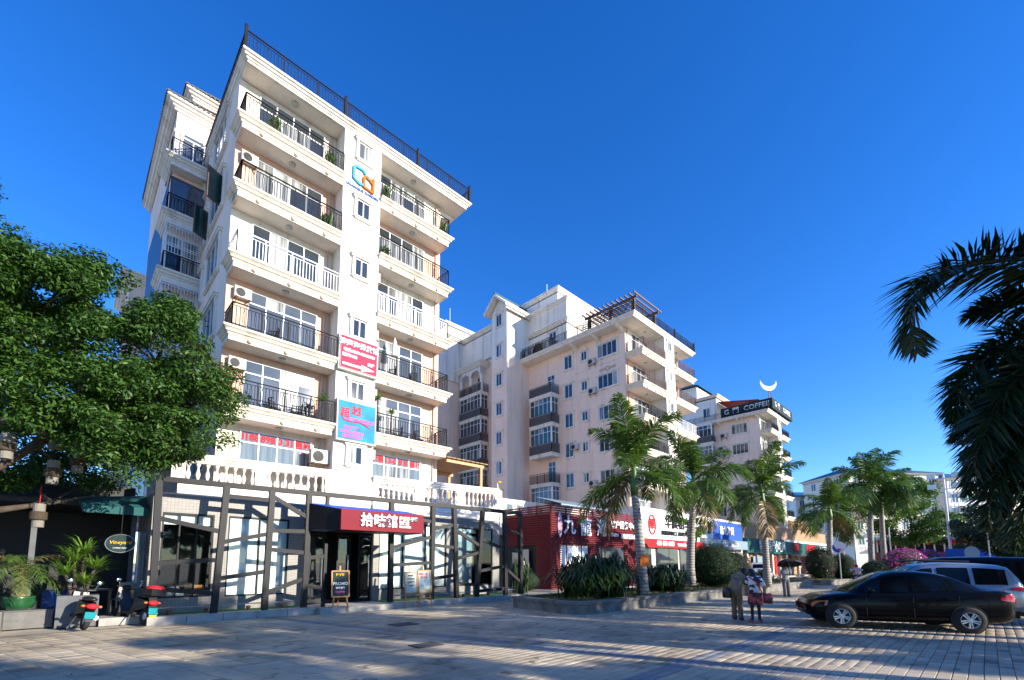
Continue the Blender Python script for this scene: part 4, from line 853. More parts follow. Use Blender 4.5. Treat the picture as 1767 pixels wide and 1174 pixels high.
def frond_mesh(e0, bend, mat, key, n=84, L=2.6, lmax=.84, wid=.028, plume=.85, droop=.42, **k):
    def mk():
        V, F = frond_arrays(spine(L,R(e0),R(bend)), n, lmax, wid=wid, plume=plume, droop=droop, seed=hash(key)%1000 if isinstance(key,int) else key[0]*7+key[1], **k)
        return npmesh('frond', V, F, mat)
    return cached(('frond',e0,bend,mat,key,n,L), mk)
def palm(loc, ht, r0, label, group, cs=1.0, Ls=1.0, nf=15, lean=(0,0), mat='leaf_palm', seed=0, trunk=True):
    rd = random.Random(seed); P = thing('palm_tree', label, 'palm tree', loc, rd.uniform(0,6.28), group)
    if lean == (0,0): lean = (rd.uniform(-.28,.28), rd.uniform(-.28,.28))
    if trunk:
        pts = []; rad = []
        for i in range(9): t = i/8; pts.append((lean[0]*t*t, lean[1]*t*t, ht*t)); rad.append(r0*(1.25-.35*min(1,t*4)+.12*math.sin(t*math.pi)-.28*t))
        MB().tube(pts, rad, 12).build('trunk','palm_trunk',P,(0,0,0),0,True)
    top = Vector((lean[0],lean[1],ht))
    MB().tube([top-Vector((0,0,.05)), top+Vector((0,0,.35*cs)), top+Vector((0,0,.9*cs)), top+Vector((0,0,1.25*cs))],[r0*.72,r0*.78,r0*.55,r0*.3],10).build('crownshaft','palm_green',P,(0,0,0),0,True)
    for i in range(nf):
        t = i/nf; lay = i % 3
        e0, bend = ((72,75),(48,100),(18,105))[lay]
        if i % 5 == 4: e0, bend = 82, 40
        if i % 4 == 3: e0, bend = -8, 78
        if i == nf-1: e0, bend, lay = -38, 45, 2
        me = frond_mesh(e0, bend, mat if i != nf-1 else 'leaf_dry', (lay, seed % 3))
        az = i*2.399+rd.uniform(-.25,.25); s = Ls*rd.uniform(.78,1.14)
        o = link('frond', me, P, tuple(top+Vector((0,0,1.0*cs-.12*lay))), 0, (rd.uniform(-.15,.15),rd.uniform(-.12,.12),az)); o.scale = (s,s,s)
    return P
def leaf_cloud(name, centres, radii, per, size, mat, flat=.55, shell=.55, seed=0, wid=.42):
    r = np.random.default_rng(seed); C = np.asarray(centres,float); Rr = np.asarray(radii,float)
    if Rr.ndim == 1: Rr = np.stack([Rr,Rr,Rr*flat],1)
    n = len(C)*per; idx = np.repeat(np.arange(len(C)),per)
    d = unit(r.normal(size=(n,3))); rad = r.uniform(shell**3,1,(n,1))**(1/3)
    P = C[idx]+d*rad*Rr[idx]
    nrm = unit(d*.7+np.array([0,0,.75])+r.normal(0,.45,(n,3)))
    a = unit(np.cross(nrm, r.normal(size=(n,3)))); b = np.cross(nrm,a)
    s = size*r.uniform(.65,1.25,(n,1))
    P1 = P+a*s*.5; P2 = P+a*s-nrm*s*.18
    V, F = quads(P,P1,P2,b*s*wid*.5,.25,1.0,.08)
    return npmesh(name,V,F,mat)
# ------------------------------------------------------------------ the spreading fig tree on the left
FIG = [[-0.6,15.7,6.59],[1.26,14.23,6.13],[0.75,16.19,5.0],[1.72,15.98,4.9],[2.13,14.27,6.63],[2.32,16.41,4.99],[-1.38,15.0,8.69],[0.04,16.69,8.57],[1.17,14.97,5.69],[2.59,14.35,6.91],[0.07,15.35,9.46],[-1.3,14.21,5.49],[1.92,15.41,8.93],[-1.17,14.14,5.59],[-0.92,16.81,7.83],[0.06,16.39,7.64],[1.62,15.69,6.87],[0.44,15.09,5.51],[0.78,14.05,6.45],[0.28,14.09,6.11],[1.46,15.71,6.56],[0.63,15.62,5.97],[1.9,14.35,5.54],[-0.62,16.73,7.56],[-0.28,15.44,7.84],[0.07,15.38,6.34],[1.22,15.43,5.66],[-0.79,16.0,9.12],[-0.33,17.83,9.03],[-1.1,16.99,8.35],[1.58,14.51,5.03],[-0.54,15.92,8.06],[0.29,18.23,8.81],[2.76,14.89,6.44],[-0.23,14.31,8.29],[3.55,16.35,6.77],[3.39,15.99,7.62],[-1.11,17.05,8.64],[0.97,18.32,9.05],[1.35,16.27,8.98],[0.73,15.62,5.26],[-0.9,17.76,7.24],[1.56,14.85,4.7],[-0.47,15.95,6.83],[0.64,14.01,4.93],[-1.51,14.57,8.46],[-0.35,16.98,8.53],[1.1,14.88,8.16],[1.83,14.63,8.2],[0.11,17.6,6.95],[0.3,16.28,8.34],[1.86,15.31,8.17],[-0.62,17.2,7.13],[-1.43,15.96,7.21],[2.82,16.1,6.79],[1.68,14.45,5.54],[-1.56,14.46,8.6],[1.9,15.59,5.09],[2.18,14.46,7.28],[-0.19,17.81,7.24],[-0.73,15.15,8.78],[1.46,15.08,5.5],[0.1,15.92,8.28],[-1.56,18.48,7.53],[0.35,14.74,5.22],[1.95,15.44,5.67],[0.82,18.13,6.98],[0.49,14.86,5.47],[-0.67,16.69,9.42],[-0.41,17.18,9.51],[1.9,15.6,8.35],[-0.56,14.11,8.11],[0.53,14.79,7.76],[-0.12,17.56,9.1],[0.68,16.15,6.72],[0.84,17.94,6.3],[0.36,18.42,6.2],[2.19,16.25,6.56],[-0.73,15.19,8.74],[-0.88,18.14,6.07],[-0.32,17.35,8.14],[-1.72,17.84,10.3],[-0.46,16.67,8.33],[-0.18,16.24,7.67],[-0.83,18.39,7.07],[0.15,14.55,6.45],[-0.34,14.52,5.53],[0.18,15.36,5.16],[1.74,14.84,6.23],[1.82,15.75,7.18],[3.44,16.44,7.1],[-1.27,17.31,8.46],[1.28,15.3,6.96],[-0.38,14.32,8.56],[2.18,15.98,5.86],[-0.14,15.76,8.73],[-0.21,16.49,8.0],[-0.99,17.42,7.98],[2.6,14.55,5.67],[0.03,16.43,9.65],[0.13,16.68,7.07],[1.74,15.64,9.21],[2.42,15.46,6.51],[-1.64,16.97,6.99],[0.53,18.41,7.63],[2.48,15.06,6.72],[3.08,15.92,7.31],[2.18,16.27,9.29],[0.53,16.23,5.54],[-1.0,16.29,9.35],[1.94,15.76,7.44],[-0.35,17.48,7.86],[0.04,18.14,10.6],[1.96,15.47,8.69],[-1.69,14.66,7.92],[0.34,14.96,9.08],[-0.92,14.77,7.07],[0.14,14.12,7.26],[-1.21,14.76,6.53],[1.25,14.32,8.1],[2.34,14.8,7.8],[1.42,15.84,8.8],[-1.59,18.14,6.27],[0.87,18.22,5.68],[-0.29,18.35,7.04],[-1.6,17.91,8.87],[-1.23,15.54,7.35],[2.26,15.53,5.93],[0.15,17.59,9.97],[1.41,15.37,5.87],[0.73,17.12,5.78],[-1.58,17.88,9.29],[1.69,15.28,4.69],[3.24,15.09,6.06],[-1.66,18.4,8.24],[-1.1,14.51,5.9],[-1.21,15.11,5.56],[-1.77,16.96,9.38],[-0.68,15.93,6.52],[2.47,15.48,6.98],[-0.93,14.36,8.32],[-1.27,15.02,6.66],[2.9,16.03,7.17],[1.34,16.2,8.12],[1.35,14.95,5.02],[1.03,17.35,8.28],[-1.47,16.23,7.83],[-1.49,17.38,6.8],[0.41,16.79,6.46],[-0.95,18.58,8.96],[-0.16,14.39,7.03],[-1.03,18.28,10.3],[2.26,15.67,4.88],[0.78,15.87,5.39],[0.82,14.19,5.91],[-1.35,15.89,8.05],[-1.69,17.51,9.69],[-0.12,15.43,9.34],[0.57,16.49,7.34],[-0.47,18.08,8.04],[-1.8,17.54,9.28],[-1.51,14.06,7.86],[-0.44,17.69,9.62],[0.44,17.11,6.72],[-0.85,17.63,10.29],[0.99,16.54,5.15],[-0.52,14.08,8.42],[1.76,15.8,4.65],[1.19,14.61,7.71],[-0.93,18.56,6.32],[0.95,15.62,8.05],[0.64,16.08,5.2],[-0.24,15.89,6.92],[2.81,14.27,5.07],[1.22,16.24,7.28],[1.73,16.35,8.92],[-0.41,18.37,9.75],[-1.4,14.92,8.04],[-1.47,17.42,7.01],[2.63,14.21,6.46],[-1.55,16.22,8.33],[-0.41,14.22,6.16],[1.67,14.33,6.12],[-1.19,14.58,8.51],[-1.75,18.32,9.77],[-4.3,18.73,9.65],[-2.62,15.22,6.64],[-4.34,17.61,11.58],[-3.27,16.05,10.0],[-3.88,16.44,11.91],[-5.04,16.77,12.56],[-1.97,14.42,8.23],[-5.03,13.79,12.86],[-4.04,18.3,7.24],[-5.93,18.28,11.66],[-2.32,14.01,10.01],[-3.88,14.3,10.4],[-4.45,16.29,8.93],[-4.47,15.47,10.41],[-4.71,14.18,9.76],[-2.49,15.38,10.69],[-4.64,18.82,9.44],[-3.71,16.42,12.19],[-3.03,13.88,9.27],[-4.24,14.68,10.07],[-2.59,15.49,8.45],[-3.57,15.69,8.92],[-2.87,18.31,10.3],[-5.3,14.71,8.91],[-3.05,14.27,7.03],[-4.46,15.06,6.69],[-3.41,18.57,9.97],[-2.46,18.06,11.95],[-5.42,18.34,8.96],[-3.72,18.4,8.36],[-5.09,18.03,10.39],[-5.59,13.65,8.78],[-5.96,18.08,7.69],[-4.68,15.64,9.83],[-3.92,16.96,10.79],[-3.91,14.03,12.86],[-2.68,13.96,9.37],[-2.38,18.95,6.93],[-5.95,16.14,9.24],[-3.99,16.71,12.25],[-5.03,15.66,7.07],[-2.92,13.65,12.58],[-3.49,16.66,7.05],[-4.89,16.08,12.07],[-3.41,15.07,12.88],[-2.83,16.41,7.82],[-4.57,18.45,7.36],[-3.45,16.91,8.81],[-1.03,17.53,3.86],[0.45,17.84,6.31],[1.75,18.87,6.52],[-1.15,17.43,4.13],[-1.19,17.89,6.08],[-0.47,18.19,4.16],[-1.69,19.78,5.84],[0.35,19.0,5.89],[-0.21,18.71,4.91],[-1.62,19.66,6.32],[-0.34,19.66,6.28],[0.11,19.49,4.88],[-0.95,17.55,5.26],[0.73,18.99,6.63],[0.65,19.39,4.34],[-0.26,17.59,5.8],[-0.11,17.39,5.03],[1.39,19.02,5.63],[-1.15,17.23,5.41],[-0.81,18.3,5.67],[-0.64,19.52,4.5],[0.45,17.72,4.04],[0.7,17.23,5.67],[0.72,17.64,5.66],[-0.5,18.27,5.82],[-0.98,17.42,5.84],[0.99,19.04,5.56],[1.5,17.24,6.46],[0.72,19.71,6.08],[-1.74,17.75,4.08],[1.23,19.71,7.11],[0.86,18.71,4.17],[-1.23,18.35,3.92],[-0.37,17.52,5.86],[0.06,17.53,5.23],[-0.4,18.43,4.64],[0.67,18.79,4.91],[-1.93,15.8,8.66],[-1.89,16.77,7.67],[-1.5,15.1,7.74],[-1.87,16.73,8.74],[-1.65,16.34,9.94],[-1.42,17.28,8.64],[-1.3,15.39,9.08],[-1.47,15.61,7.34],[-1.27,16.05,7.9],[-1.54,16.85,7.86],[-1.6,15.09,7.38],[-1.73,17.04,7.86],[-1.82,16.34,9.16],[-1.48,17.31,8.78],[-1.45,16.31,8.01],[-1.72,15.97,8.69],[0.76,14.95,4.93],[1.51,15.42,4.51],[0.22,14.61,5.19],[-0.73,14.67,5.0],[2.57,16.0,4.93],[0.64,15.13,5.79],[0.2,16.12,5.78],[-0.3,15.91,5.53],[0.07,15.15,4.7],[0.14,14.66,5.27],[1.82,15.85,5.84],[2.02,15.82,4.77],[0.57,14.8,4.4],[1.87,15.18,5.34],[0.05,16.19,5.23],[-0.23,14.75,5.49],[1.2,15.39,4.1],[0.23,15.8,4.86],[0.47,14.89,4.6],[-1.01,16.08,5.06],[-0.5,14.71,5.28],[1.58,15.2,4.55],[1.06,16.04,4.81],[2.35,16.18,5.65],[2.36,16.01,5.22]]
ft = thing('fig_tree','large spreading fig tree with dense glossy leaves left of the nearest block','tree',(-3.0,16.6,0))
MB().tube([(-3.0,16.6,-.05),(-3.05,16.5,1.2),(-2.9,16.5,2.4),(-2.7,16.4,3.6)],[.5,.38,.34,.30],12).build('trunk','bark',ft,None,0,True)
b = MB(); rdm = random.Random(4)
mains = [[(-2.7,16.4,3.4),(-1.26,16.5,4.05),(-.7,16.5,4.66),(.02,16.5,5.34),(1.2,16.0,6.0),(2.4,15.4,6.2)],[(-2.7,16.4,3.5),(-2.2,16.2,5.2),(-1.2,16,7.2),(-.4,16,9.0)],[(-2.8,16.4,2.6),(-1.21,17,3.02),(-.28,17,3.28)],[(-2.7,16.4,3.5),(-1.5,15.6,4.9),(0,15.2,5.4),(1.0,15,5.6),(2.0,15.1,4.8)],[(-2.7,16.4,3.5),(-3.6,16.6,6),(-3.8,17,8.5)],[(-.7,16.5,4.66),(.3,16.8,6.2),(1.6,16.2,7.5),(2.8,15.6,7.9)]]
for p in mains: b.tube(p,[max(.025,.13*(1-i/len(p))) for i in range(len(p))],8)
allp = [Vector(q) for p in mains for q in p]
for c in FIG[::2]:
    c = Vector(c); q = min(allp, key=lambda a:(a-c).length); 
    if (c-q).length > 2.3: continue
    mid = (c+q)/2+Vector((rdm.uniform(-.2,.2),rdm.uniform(-.2,.2),-.12)); b.tube([q,mid,c],[.05,.03,.012],5)
b.build('limbs','bark',ft,None,0,True)
rdn = np.random.default_rng(2)
fr = np.stack([rdn.uniform(.40,.80,len(FIG)),rdn.uniform(.40,.80,len(FIG)),rdn.uniform(.20,.38,len(FIG))],1)
link('crown', leaf_cloud('crown',FIG,fr,430,.12,'leaf_ficus',seed=3,shell=.2), ft)
t2 = thing('shade_tree','dark leafy tree in the shade behind the fig tree','tree',(-2.4,24,0))
MB().tube([(-2.4,24,0),(-2.3,24,2.5),(-2.0,23.8,4.5)],[.3,.24,.18],10).build('trunk','bark',t2,None,0,True)
cc = [(rdn.uniform(-3.6,1.9),rdn.uniform(20.2,24.3),rdn.uniform(3.6,8.2)) for _ in range(70)]
link('crown', leaf_cloud('crown',cc,rdn.uniform(.6,1.0,70),200,.17,'leaf_ficus',seed=9,shell=.2), t2)
# ------------------------------------------------------------------ planters with kerbs
def planter(label, poly, h, loc):
    P = thing('planter_island', label, 'planter', loc)
    m = MB(); n = len(poly)
    m.sweep(poly,[(-.32,0),(0,-.02),(0,h-.12),(.05,h-.10),(.06,h-.01),(.03,h),(-.34,h),(-.34,0)],closed=True); m.build('kerb_wall','kerb_dirty',P)
    c = Vector((sum(p[0] for p in poly)/n, sum(p[1] for p in poly)/n))
    inn = [tuple(Vector(p)+(c-Vector(p)).normalized()*.30) for p in poly]
    MB().prism(inn,0.05,h-.07).build('soil','soil',P)
    return P
def grass(name, x0, x1, y0, y1, z, n, P, hgt=.14, seed=1):
    r = np.random.default_rng(seed); p = np.stack([r.uniform(x0,x1,n),r.uniform(y0,y1,n),np.full(n,z)],1)
    d = np.stack([r.normal(0,.45,n),r.normal(0,.45,n),np.ones(n)],1)*hgt*r.uniform(.5,1.2,(n,1)); q = d.copy(); q[:,2] *= .8
    a = r.uniform(0,6.28,n); W = np.stack([np.cos(a),np.sin(a),0*a],1)*.012
    V, F = quads(p,p+d*.55,p+q,W); return tag(link(name,npmesh(name,V,F,'grass_blade'),P),kind='stuff')
arc = [(12.95+.75*math.cos(a),9.85+.75*math.sin(a)) for a in [R(x) for x in (150,175,200,225,250,270)]]
P1 = planter('long stone edged planting island with palms and clipped bushes', [(12.7,12.6)]+arc+[(18,9.02),(25,8.88),(33,8.75),(38.5,8.6),(39.4,9.1),(39.4,12.6),(25,12.8)], .42, (22,10.5,0))
grass('grass', 12.8,39,9.3,12.4,.34,14000,P1)
P2 = planter('second planting island farther along with the round sign post', [(41.5,12),(41.3,8.6),(42,8.2),(60,6.0),(75,4.4),(75,10),(60,11.5)], .4, (55,9,0))
grass('grass', 42,70,8.3,9.8,.34,5000,P2,seed=2)
def strap_plant(loc, w, h, n, label, cat='shrub', mat='leaf_strap', seed=0, lw=.035, group=None, heads=None, name='strap_leaf_shrub'):
    P = thing(name,label,cat,loc,0,group); r = np.random.default_rng(seed)
    az = r.uniform(0,6.28,n); rad = w*.5*r.uniform(.15,1.0,n)**.7; hh = h*r.uniform(.55,1.05,n)*(1-.35*(rad/(w*.5))**2)
    base = np.stack([r.normal(0,w*.13,n),r.normal(0,w*.13,n),np.zeros(n)],1)
    if heads is not None: hd = np.asarray(heads,float); base = hd[r.integers(0,len(hd),n)]+r.normal(0,.02,(n,3))
    o = np.stack([np.cos(az),np.sin(az),0*az],1)
    P1_ = base+o*(rad*.55)[:,None]; P1_[:,2] += hh
    P2_ = base+o*rad[:,None]; P2_[:,2] += hh*r.uniform(.35,.85,n)
    if heads is not None: P1_ = base+o*(rad*.55)[:,None]; e_ = r.uniform(-.2,1.3,n); P1_[:,2] = base[:,2]+rad*e_*.6; P2_[:,2] = base[:,2]+rad*e_*.75-.08*rad
    S = np.stack([-np.sin(az),np.cos(az),0*az],1)*lw
    Mid = base*.45+P1_*.55
    if heads is None: Mid[:,2] = base[:,2]*.35+P1_[:,2]*.65
    V1,F1 = quads(base,Mid,P1_,S,.6,1,.9); V2,F2 = quads(P1_,(P1_+P2_)/2+np.array([0,0,.04*h]),P2_,S,.9,.7,.05)
    link('leaves',npmesh('leaves',np.concatenate([V1,V2]),np.concatenate([F1,F2+len(V1)]),mat),P,(0,0,0))
    if heads is not None:
        b = MB()
        for q in heads: b.tube([(q[0]*.3,q[1]*.3,-.2),(q[0]*.7,q[1]*.7,q[2]*.5),tuple(q)],[.05,.04,.035],7)
        b.build('stem','bark',P,(0,0,0),0,True)
    return P
strap_plant((15.5,10.6,.34),3.2,1.7,1300,'wide clump of dark strap leaves at the near end of the island',seed=1); strap_plant((14.5,10.7,.34),2.2,1.4,700,'smaller strap leaf clump at the rounded island corner',seed=7)
strap_plant((20.3,10.4,.34),2.6,1.3,1000,'strap leaf shrub between the two nearest palms on the island',seed=2,mat='leaf_strap')
def bush(loc, r, label, mat='leaf_bush', seed=0, per=9000, petals=0, name='clipped_bush', cat='bush', size=.075):
    P = thing(name,label,cat,loc); rx,ry,rz = r
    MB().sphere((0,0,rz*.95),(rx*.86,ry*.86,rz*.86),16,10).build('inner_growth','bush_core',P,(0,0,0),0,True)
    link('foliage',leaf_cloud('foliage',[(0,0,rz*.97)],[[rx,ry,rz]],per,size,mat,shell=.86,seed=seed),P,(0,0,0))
    if petals: link('flowers',leaf_cloud('flowers',[(0,0,rz*1.0)],[[rx*1.02,ry*1.02,rz*1.03]],petals,.13,'leaf_petal',shell=.93,seed=seed+1,wid=.8),P,(0,0,0))
    return P
bush((26.3,10.5,.34),(1.45,1.3,1.25),'largest round clipped bush on the island behind the couple',seed=1,per=13000); bush((31.2,11.2,.34),(1.2,1.1,1.1),'round purple tinged bush left of the third palm trunk',seed=2,petals=160)
bush((45.0,9.4,.3),(1.35,1.2,1.4),'round clipped bush left of the round sign',seed=3,petals=120); bush((47,8.3,.3),(1.0,1.0,1.1),'smaller clipped bush right of the round sign pole',seed=4)
for x,y,s,l in ((51,4.7,5,'left half of the magenta bougainvillea hedge'),(56.5,3.7,6,'right half of the magenta bougainvillea hedge')): bush((x,y,.1),(3.2,1.5,1.4),l,'leaf_tree',s,3600,2600,'bougainvillea','shrub',.14)
bush((48.5,6.3,.2),(1.5,1.2,.9),'low green shrub beside the bougainvillea',mat='leaf_tree',seed=8,per=2500)
strap_plant((50.2,5.9,.2),3.0,1.3,260,'yellow green cycad by the bougainvillea',mat='leaf_bright',seed=5,lw=.07)
strap_plant((31.5,9.6,.34),1.6,1.0,200,'small leafy plant beside the umbrella holder',seed=12)
palm((16.9,9.5,.30),4.2,.21,'nearest royal palm on the island with an orange notice on its trunk','royal palms on the islands',1.0,1.08,17,seed=1)
palm((24.6,11.0,.30),4.9,.23,'royal palm on the island in front of the car rental sign','royal palms on the islands',1.0,1.1,16,seed=2)
palm((29.5,8.75,.30),4.6,.20,'slim grey palm on the island left of the umbrella holder','royal palms on the islands',.9,1.05,15,seed=3)
palm((46.5,9.0,.30),5.0,.26,'palm with a shaggy trunk near the round sign','royal palms on the islands',.9,1.25,16,seed=4); palm((50.0,8.8,.30),4.6,.24,'shorter palm just right of the round sign','royal palms on the islands',.9,1.1,14,seed=7)
palm((60.0,8.1,.1),8.4,.30,'taller of the twin royal palms in the distance, left trunk','twin tall palms',1.2,1.75,18,seed=5,lean=(.2,.3)); palm((62.5,7.4,.1),8.0,.28,'right hand trunk of the twin tall palms in the distance','twin tall palms',1.2,1.7,18,seed=6)
def small_tree(loc, h, r, label, n=40, per=260, mat='leaf_tree', seed=0, size=.2, flat=.5, name='leafy_tree', low=.35):
    P = thing(name,label,'tree',loc); rd = random.Random(seed); b = MB()
    b.tube([(0,0,-.05),(.05,0,h*.25),(0,.05,h*.5),(0,0,h*.75)],[.05*h**.6,.04*h**.6,.03*h**.6,.02],8)
    cs = []
    for i in range(n):
        a = rd.uniform(0,6.28); z = rd.uniform(low,1); q = r*math.sqrt(rd.uniform(.05,1))*math.sin(math.pi*min(1,max(.15,(1.08-z)/(1.08-low))))**.6
        c = (q*math.cos(a),q*math.sin(a),h*z); cs.append(c)
        if i % 2 == 0: b.tube([(0,0,h*z*.72),(c[0]*.5,c[1]*.5,h*z*.9),c],[.04,.025,.01],5)
    b.build('trunk','bark',P,(0,0,0),0,True)
    link('crown',leaf_cloud('crown',cs,[r*rd.uniform(.2,.34) for _ in cs],per,size,mat,flat=flat,seed=seed,shell=.15),P,(0,0,0)); return P
small_tree((73,5.8,0),11.0,4.2,'light green leafy tree in front of the distant cream block',60,260,'leaf_tree',3,.32)
small_tree((31.5,13.6,.1),4.6,1.3,'small flat topped light green tree by the blue sign shop',14,140,'leaf_bright',5,.2,name='young_tree',low=.75)
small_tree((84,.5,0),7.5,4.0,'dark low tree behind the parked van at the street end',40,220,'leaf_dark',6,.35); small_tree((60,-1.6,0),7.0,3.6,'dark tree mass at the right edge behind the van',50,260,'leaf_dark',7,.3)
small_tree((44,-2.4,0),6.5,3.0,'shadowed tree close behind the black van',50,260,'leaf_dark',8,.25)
# ------------------------------------------------------------------ big feathery palm at the right edge
BP = thing('feather_palm','dark feathery palm hanging into the right edge of the view','palm tree',(12.2,-2.0,0))
MB().tube([(12.2,-2.0,-.05),(12.15,-1.95,2),(12.0,-1.8,4),(11.6,-1.5,5.4)],[.34,.28,.26,.24],12).build('trunk','bark',BP,None,0,True)
RF = [[[10.86,-1.22,6.09],[10.31,-0.74,6.3],[9.74,-0.19,6.23],[9.33,0.23,6.03],[9.14,0.46,5.72],[9.13,0.53,5.33],[9.23,0.49,4.87]],[[11.83,-1.29,5.9],[11.41,-0.9,5.99],[11.06,-0.57,5.98],[10.79,-0.3,5.9],[10.58,-0.08,5.76]],[[11.23,-1.2,5.41],[10.84,-0.82,5.32],[10.52,-0.49,5.14],[10.22,-0.15,4.82],[10.02,0.09,4.42],[9.99,0.2,3.87]],[[10.62,-1.11,4.95],[10.27,-0.74,4.69],[9.99,-0.41,4.26],[9.81,-0.17,3.75],[9.7,0.03,3.16],[9.68,0.11,2.73]],[[10.96,-1.12,4.78],[10.66,-0.79,4.43],[10.48,-0.53,3.81],[10.37,-0.33,3.11],[10.33,-0.18,2.41]],[[11.73,-1.22,5.19],[11.41,-0.86,4.81],[10.96,-0.38,4.43],[10.7,-0.11,4.25],[10.46,0.2,3.68]],[[12.17,-1.3,5.72],[11.77,-0.86,5.33],[11.4,-0.46,4.93],[11.32,-0.26,4.15],[11.26,-0.11,3.47]]]
RF += [[[p[0]+.3,p[1]-.25,p[2]+.12] for p in s] for s in RF[3:]]+[[[p[0]+.12,p[1]-.14,p[2]-.5] for p in s] for s in RF[3:6]]
for i, s in enumerate(RF):
    s = [[11.75,-1.6,5.55]]+s; n = 300
    V, F = frond_arrays(s, n, ([.82,.55]+[.66]*20)[i], .026, .22, 1.35 if i else .8, .5, .1, 40+i)
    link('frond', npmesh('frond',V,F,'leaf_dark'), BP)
for i in range(14):
    a = R(-170+i*26); s = spine(2.8,R((60,30,5)[i%3]),R(105)); c_, s_ = math.cos(a), math.sin(a)
    s = np.stack([11.75+s[:,0]*c_-s[:,1]*s_, -1.6+s[:,0]*s_+s[:,1]*c_, 5.6+s[:,2]],1)
    if s[-1,1] > -1.2: continue
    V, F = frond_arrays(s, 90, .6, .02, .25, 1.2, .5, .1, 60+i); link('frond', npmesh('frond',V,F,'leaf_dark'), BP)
# trees across the car park that throw the long shadows
for i,(x,y,h) in enumerate(((12.9,-8,6.3),(15.2,-9.5,6.8),(16.9,-8.6,6.2),(19.6,-9.5,6.6),(21.5,-8.4,6.4),(24.3,-10,6.8),(27,-11,7),(31,-13,7),(38,-17,7),(9,-18,6.5),(46,-14,7))):
    palm((x,y,0),h,.24,'royal palm across the car park outside the view, %s of its row' % ('first','second','third','fourth','fifth','sixth','seventh','eighth','ninth','tenth','eleventh')[i],'palms across the car park',1.0,1.1,12,seed=20+i)
for i,(x,y,h,r) in enumerate(((6.5,-9,6.5,2.6),(2.0,-15,8,3.2),(27,-9,4.5,1.6),(-6,-9,7,3.5),(-12,-2,7,3.5),(12.6,-13.5,9.3,2.0),(19.5,-15.5,8,2.0),(8.2,-13.5,9.4,2.2),(27,-17,7.5,1.8))): small_tree((x,y,0),h,r,('broad tree behind the photographer, nearest','broad tree behind the photographer, tallest','small tree behind the parked cars','broad tree behind the photographer to the left','broad tree far left behind the photographer','broad tree across the car park, first','broad tree across the car park, second','broad tree across the car park, third','broad tree across the car park, fourth')[i],26 if i < 5 else 44,260 if i < 5 else 240,'leaf_dark',30+i,.22 if i < 5 else .3)
# ------------------------------------------------------------------ vehicles (local x forward, y left)
def lerp(xs, ys, x): return float(np.interp(x, xs, ys))
def wheel(P, x, y, r, side, spokes=5):
    o = link('wheel', cached(('tyre',r), lambda: MB().lathe([(r*.62,-.09),(r*.9,-.10),(r,-.07),(r,.07),(r*.9,.10),(r*.62,.09)],n=28,cap=False).mesh('wheel','tyre',True)), P, (x,y,r), 0, (R(90) if side > 0 else R(-90), 0, 0))
    def rim():
        b = MB(); b.lathe([(r*.64,.02),(r*.64,.085),(r*.60,.095),(r*.57,.06),(r*.55,.02)],n=28)
        for i in range(spokes):
            a = 2*math.pi*i/spokes+.3
            for d in (-.16,.16): b.bar((.03*math.cos(a+d*3),.03*math.sin(a+d*3),.07),(r*.6*math.cos(a+d),r*.6*math.sin(a+d),.075),.028,.025)
        b.lathe([(.001,.09),(.055,.085),(.06,.05)],n=12); return b.mesh('rim','alloy')
    link('rim', cached(('rim',r,spokes), rim), o, (0,0,0), 0, (0,0,0) if side < 0 else (R(180),0,0)) if False else link('rim', cached(('rim',r,spokes), rim), o, (0,0,0))
    link('brake_shadow', cached(('bs',r), lambda: MB().lathe([(.01,.0),(r*.63,.0),(r*.63,.012),(.01,.012)],n=20).mesh('brake_shadow','dark')), o, (0,0,0))
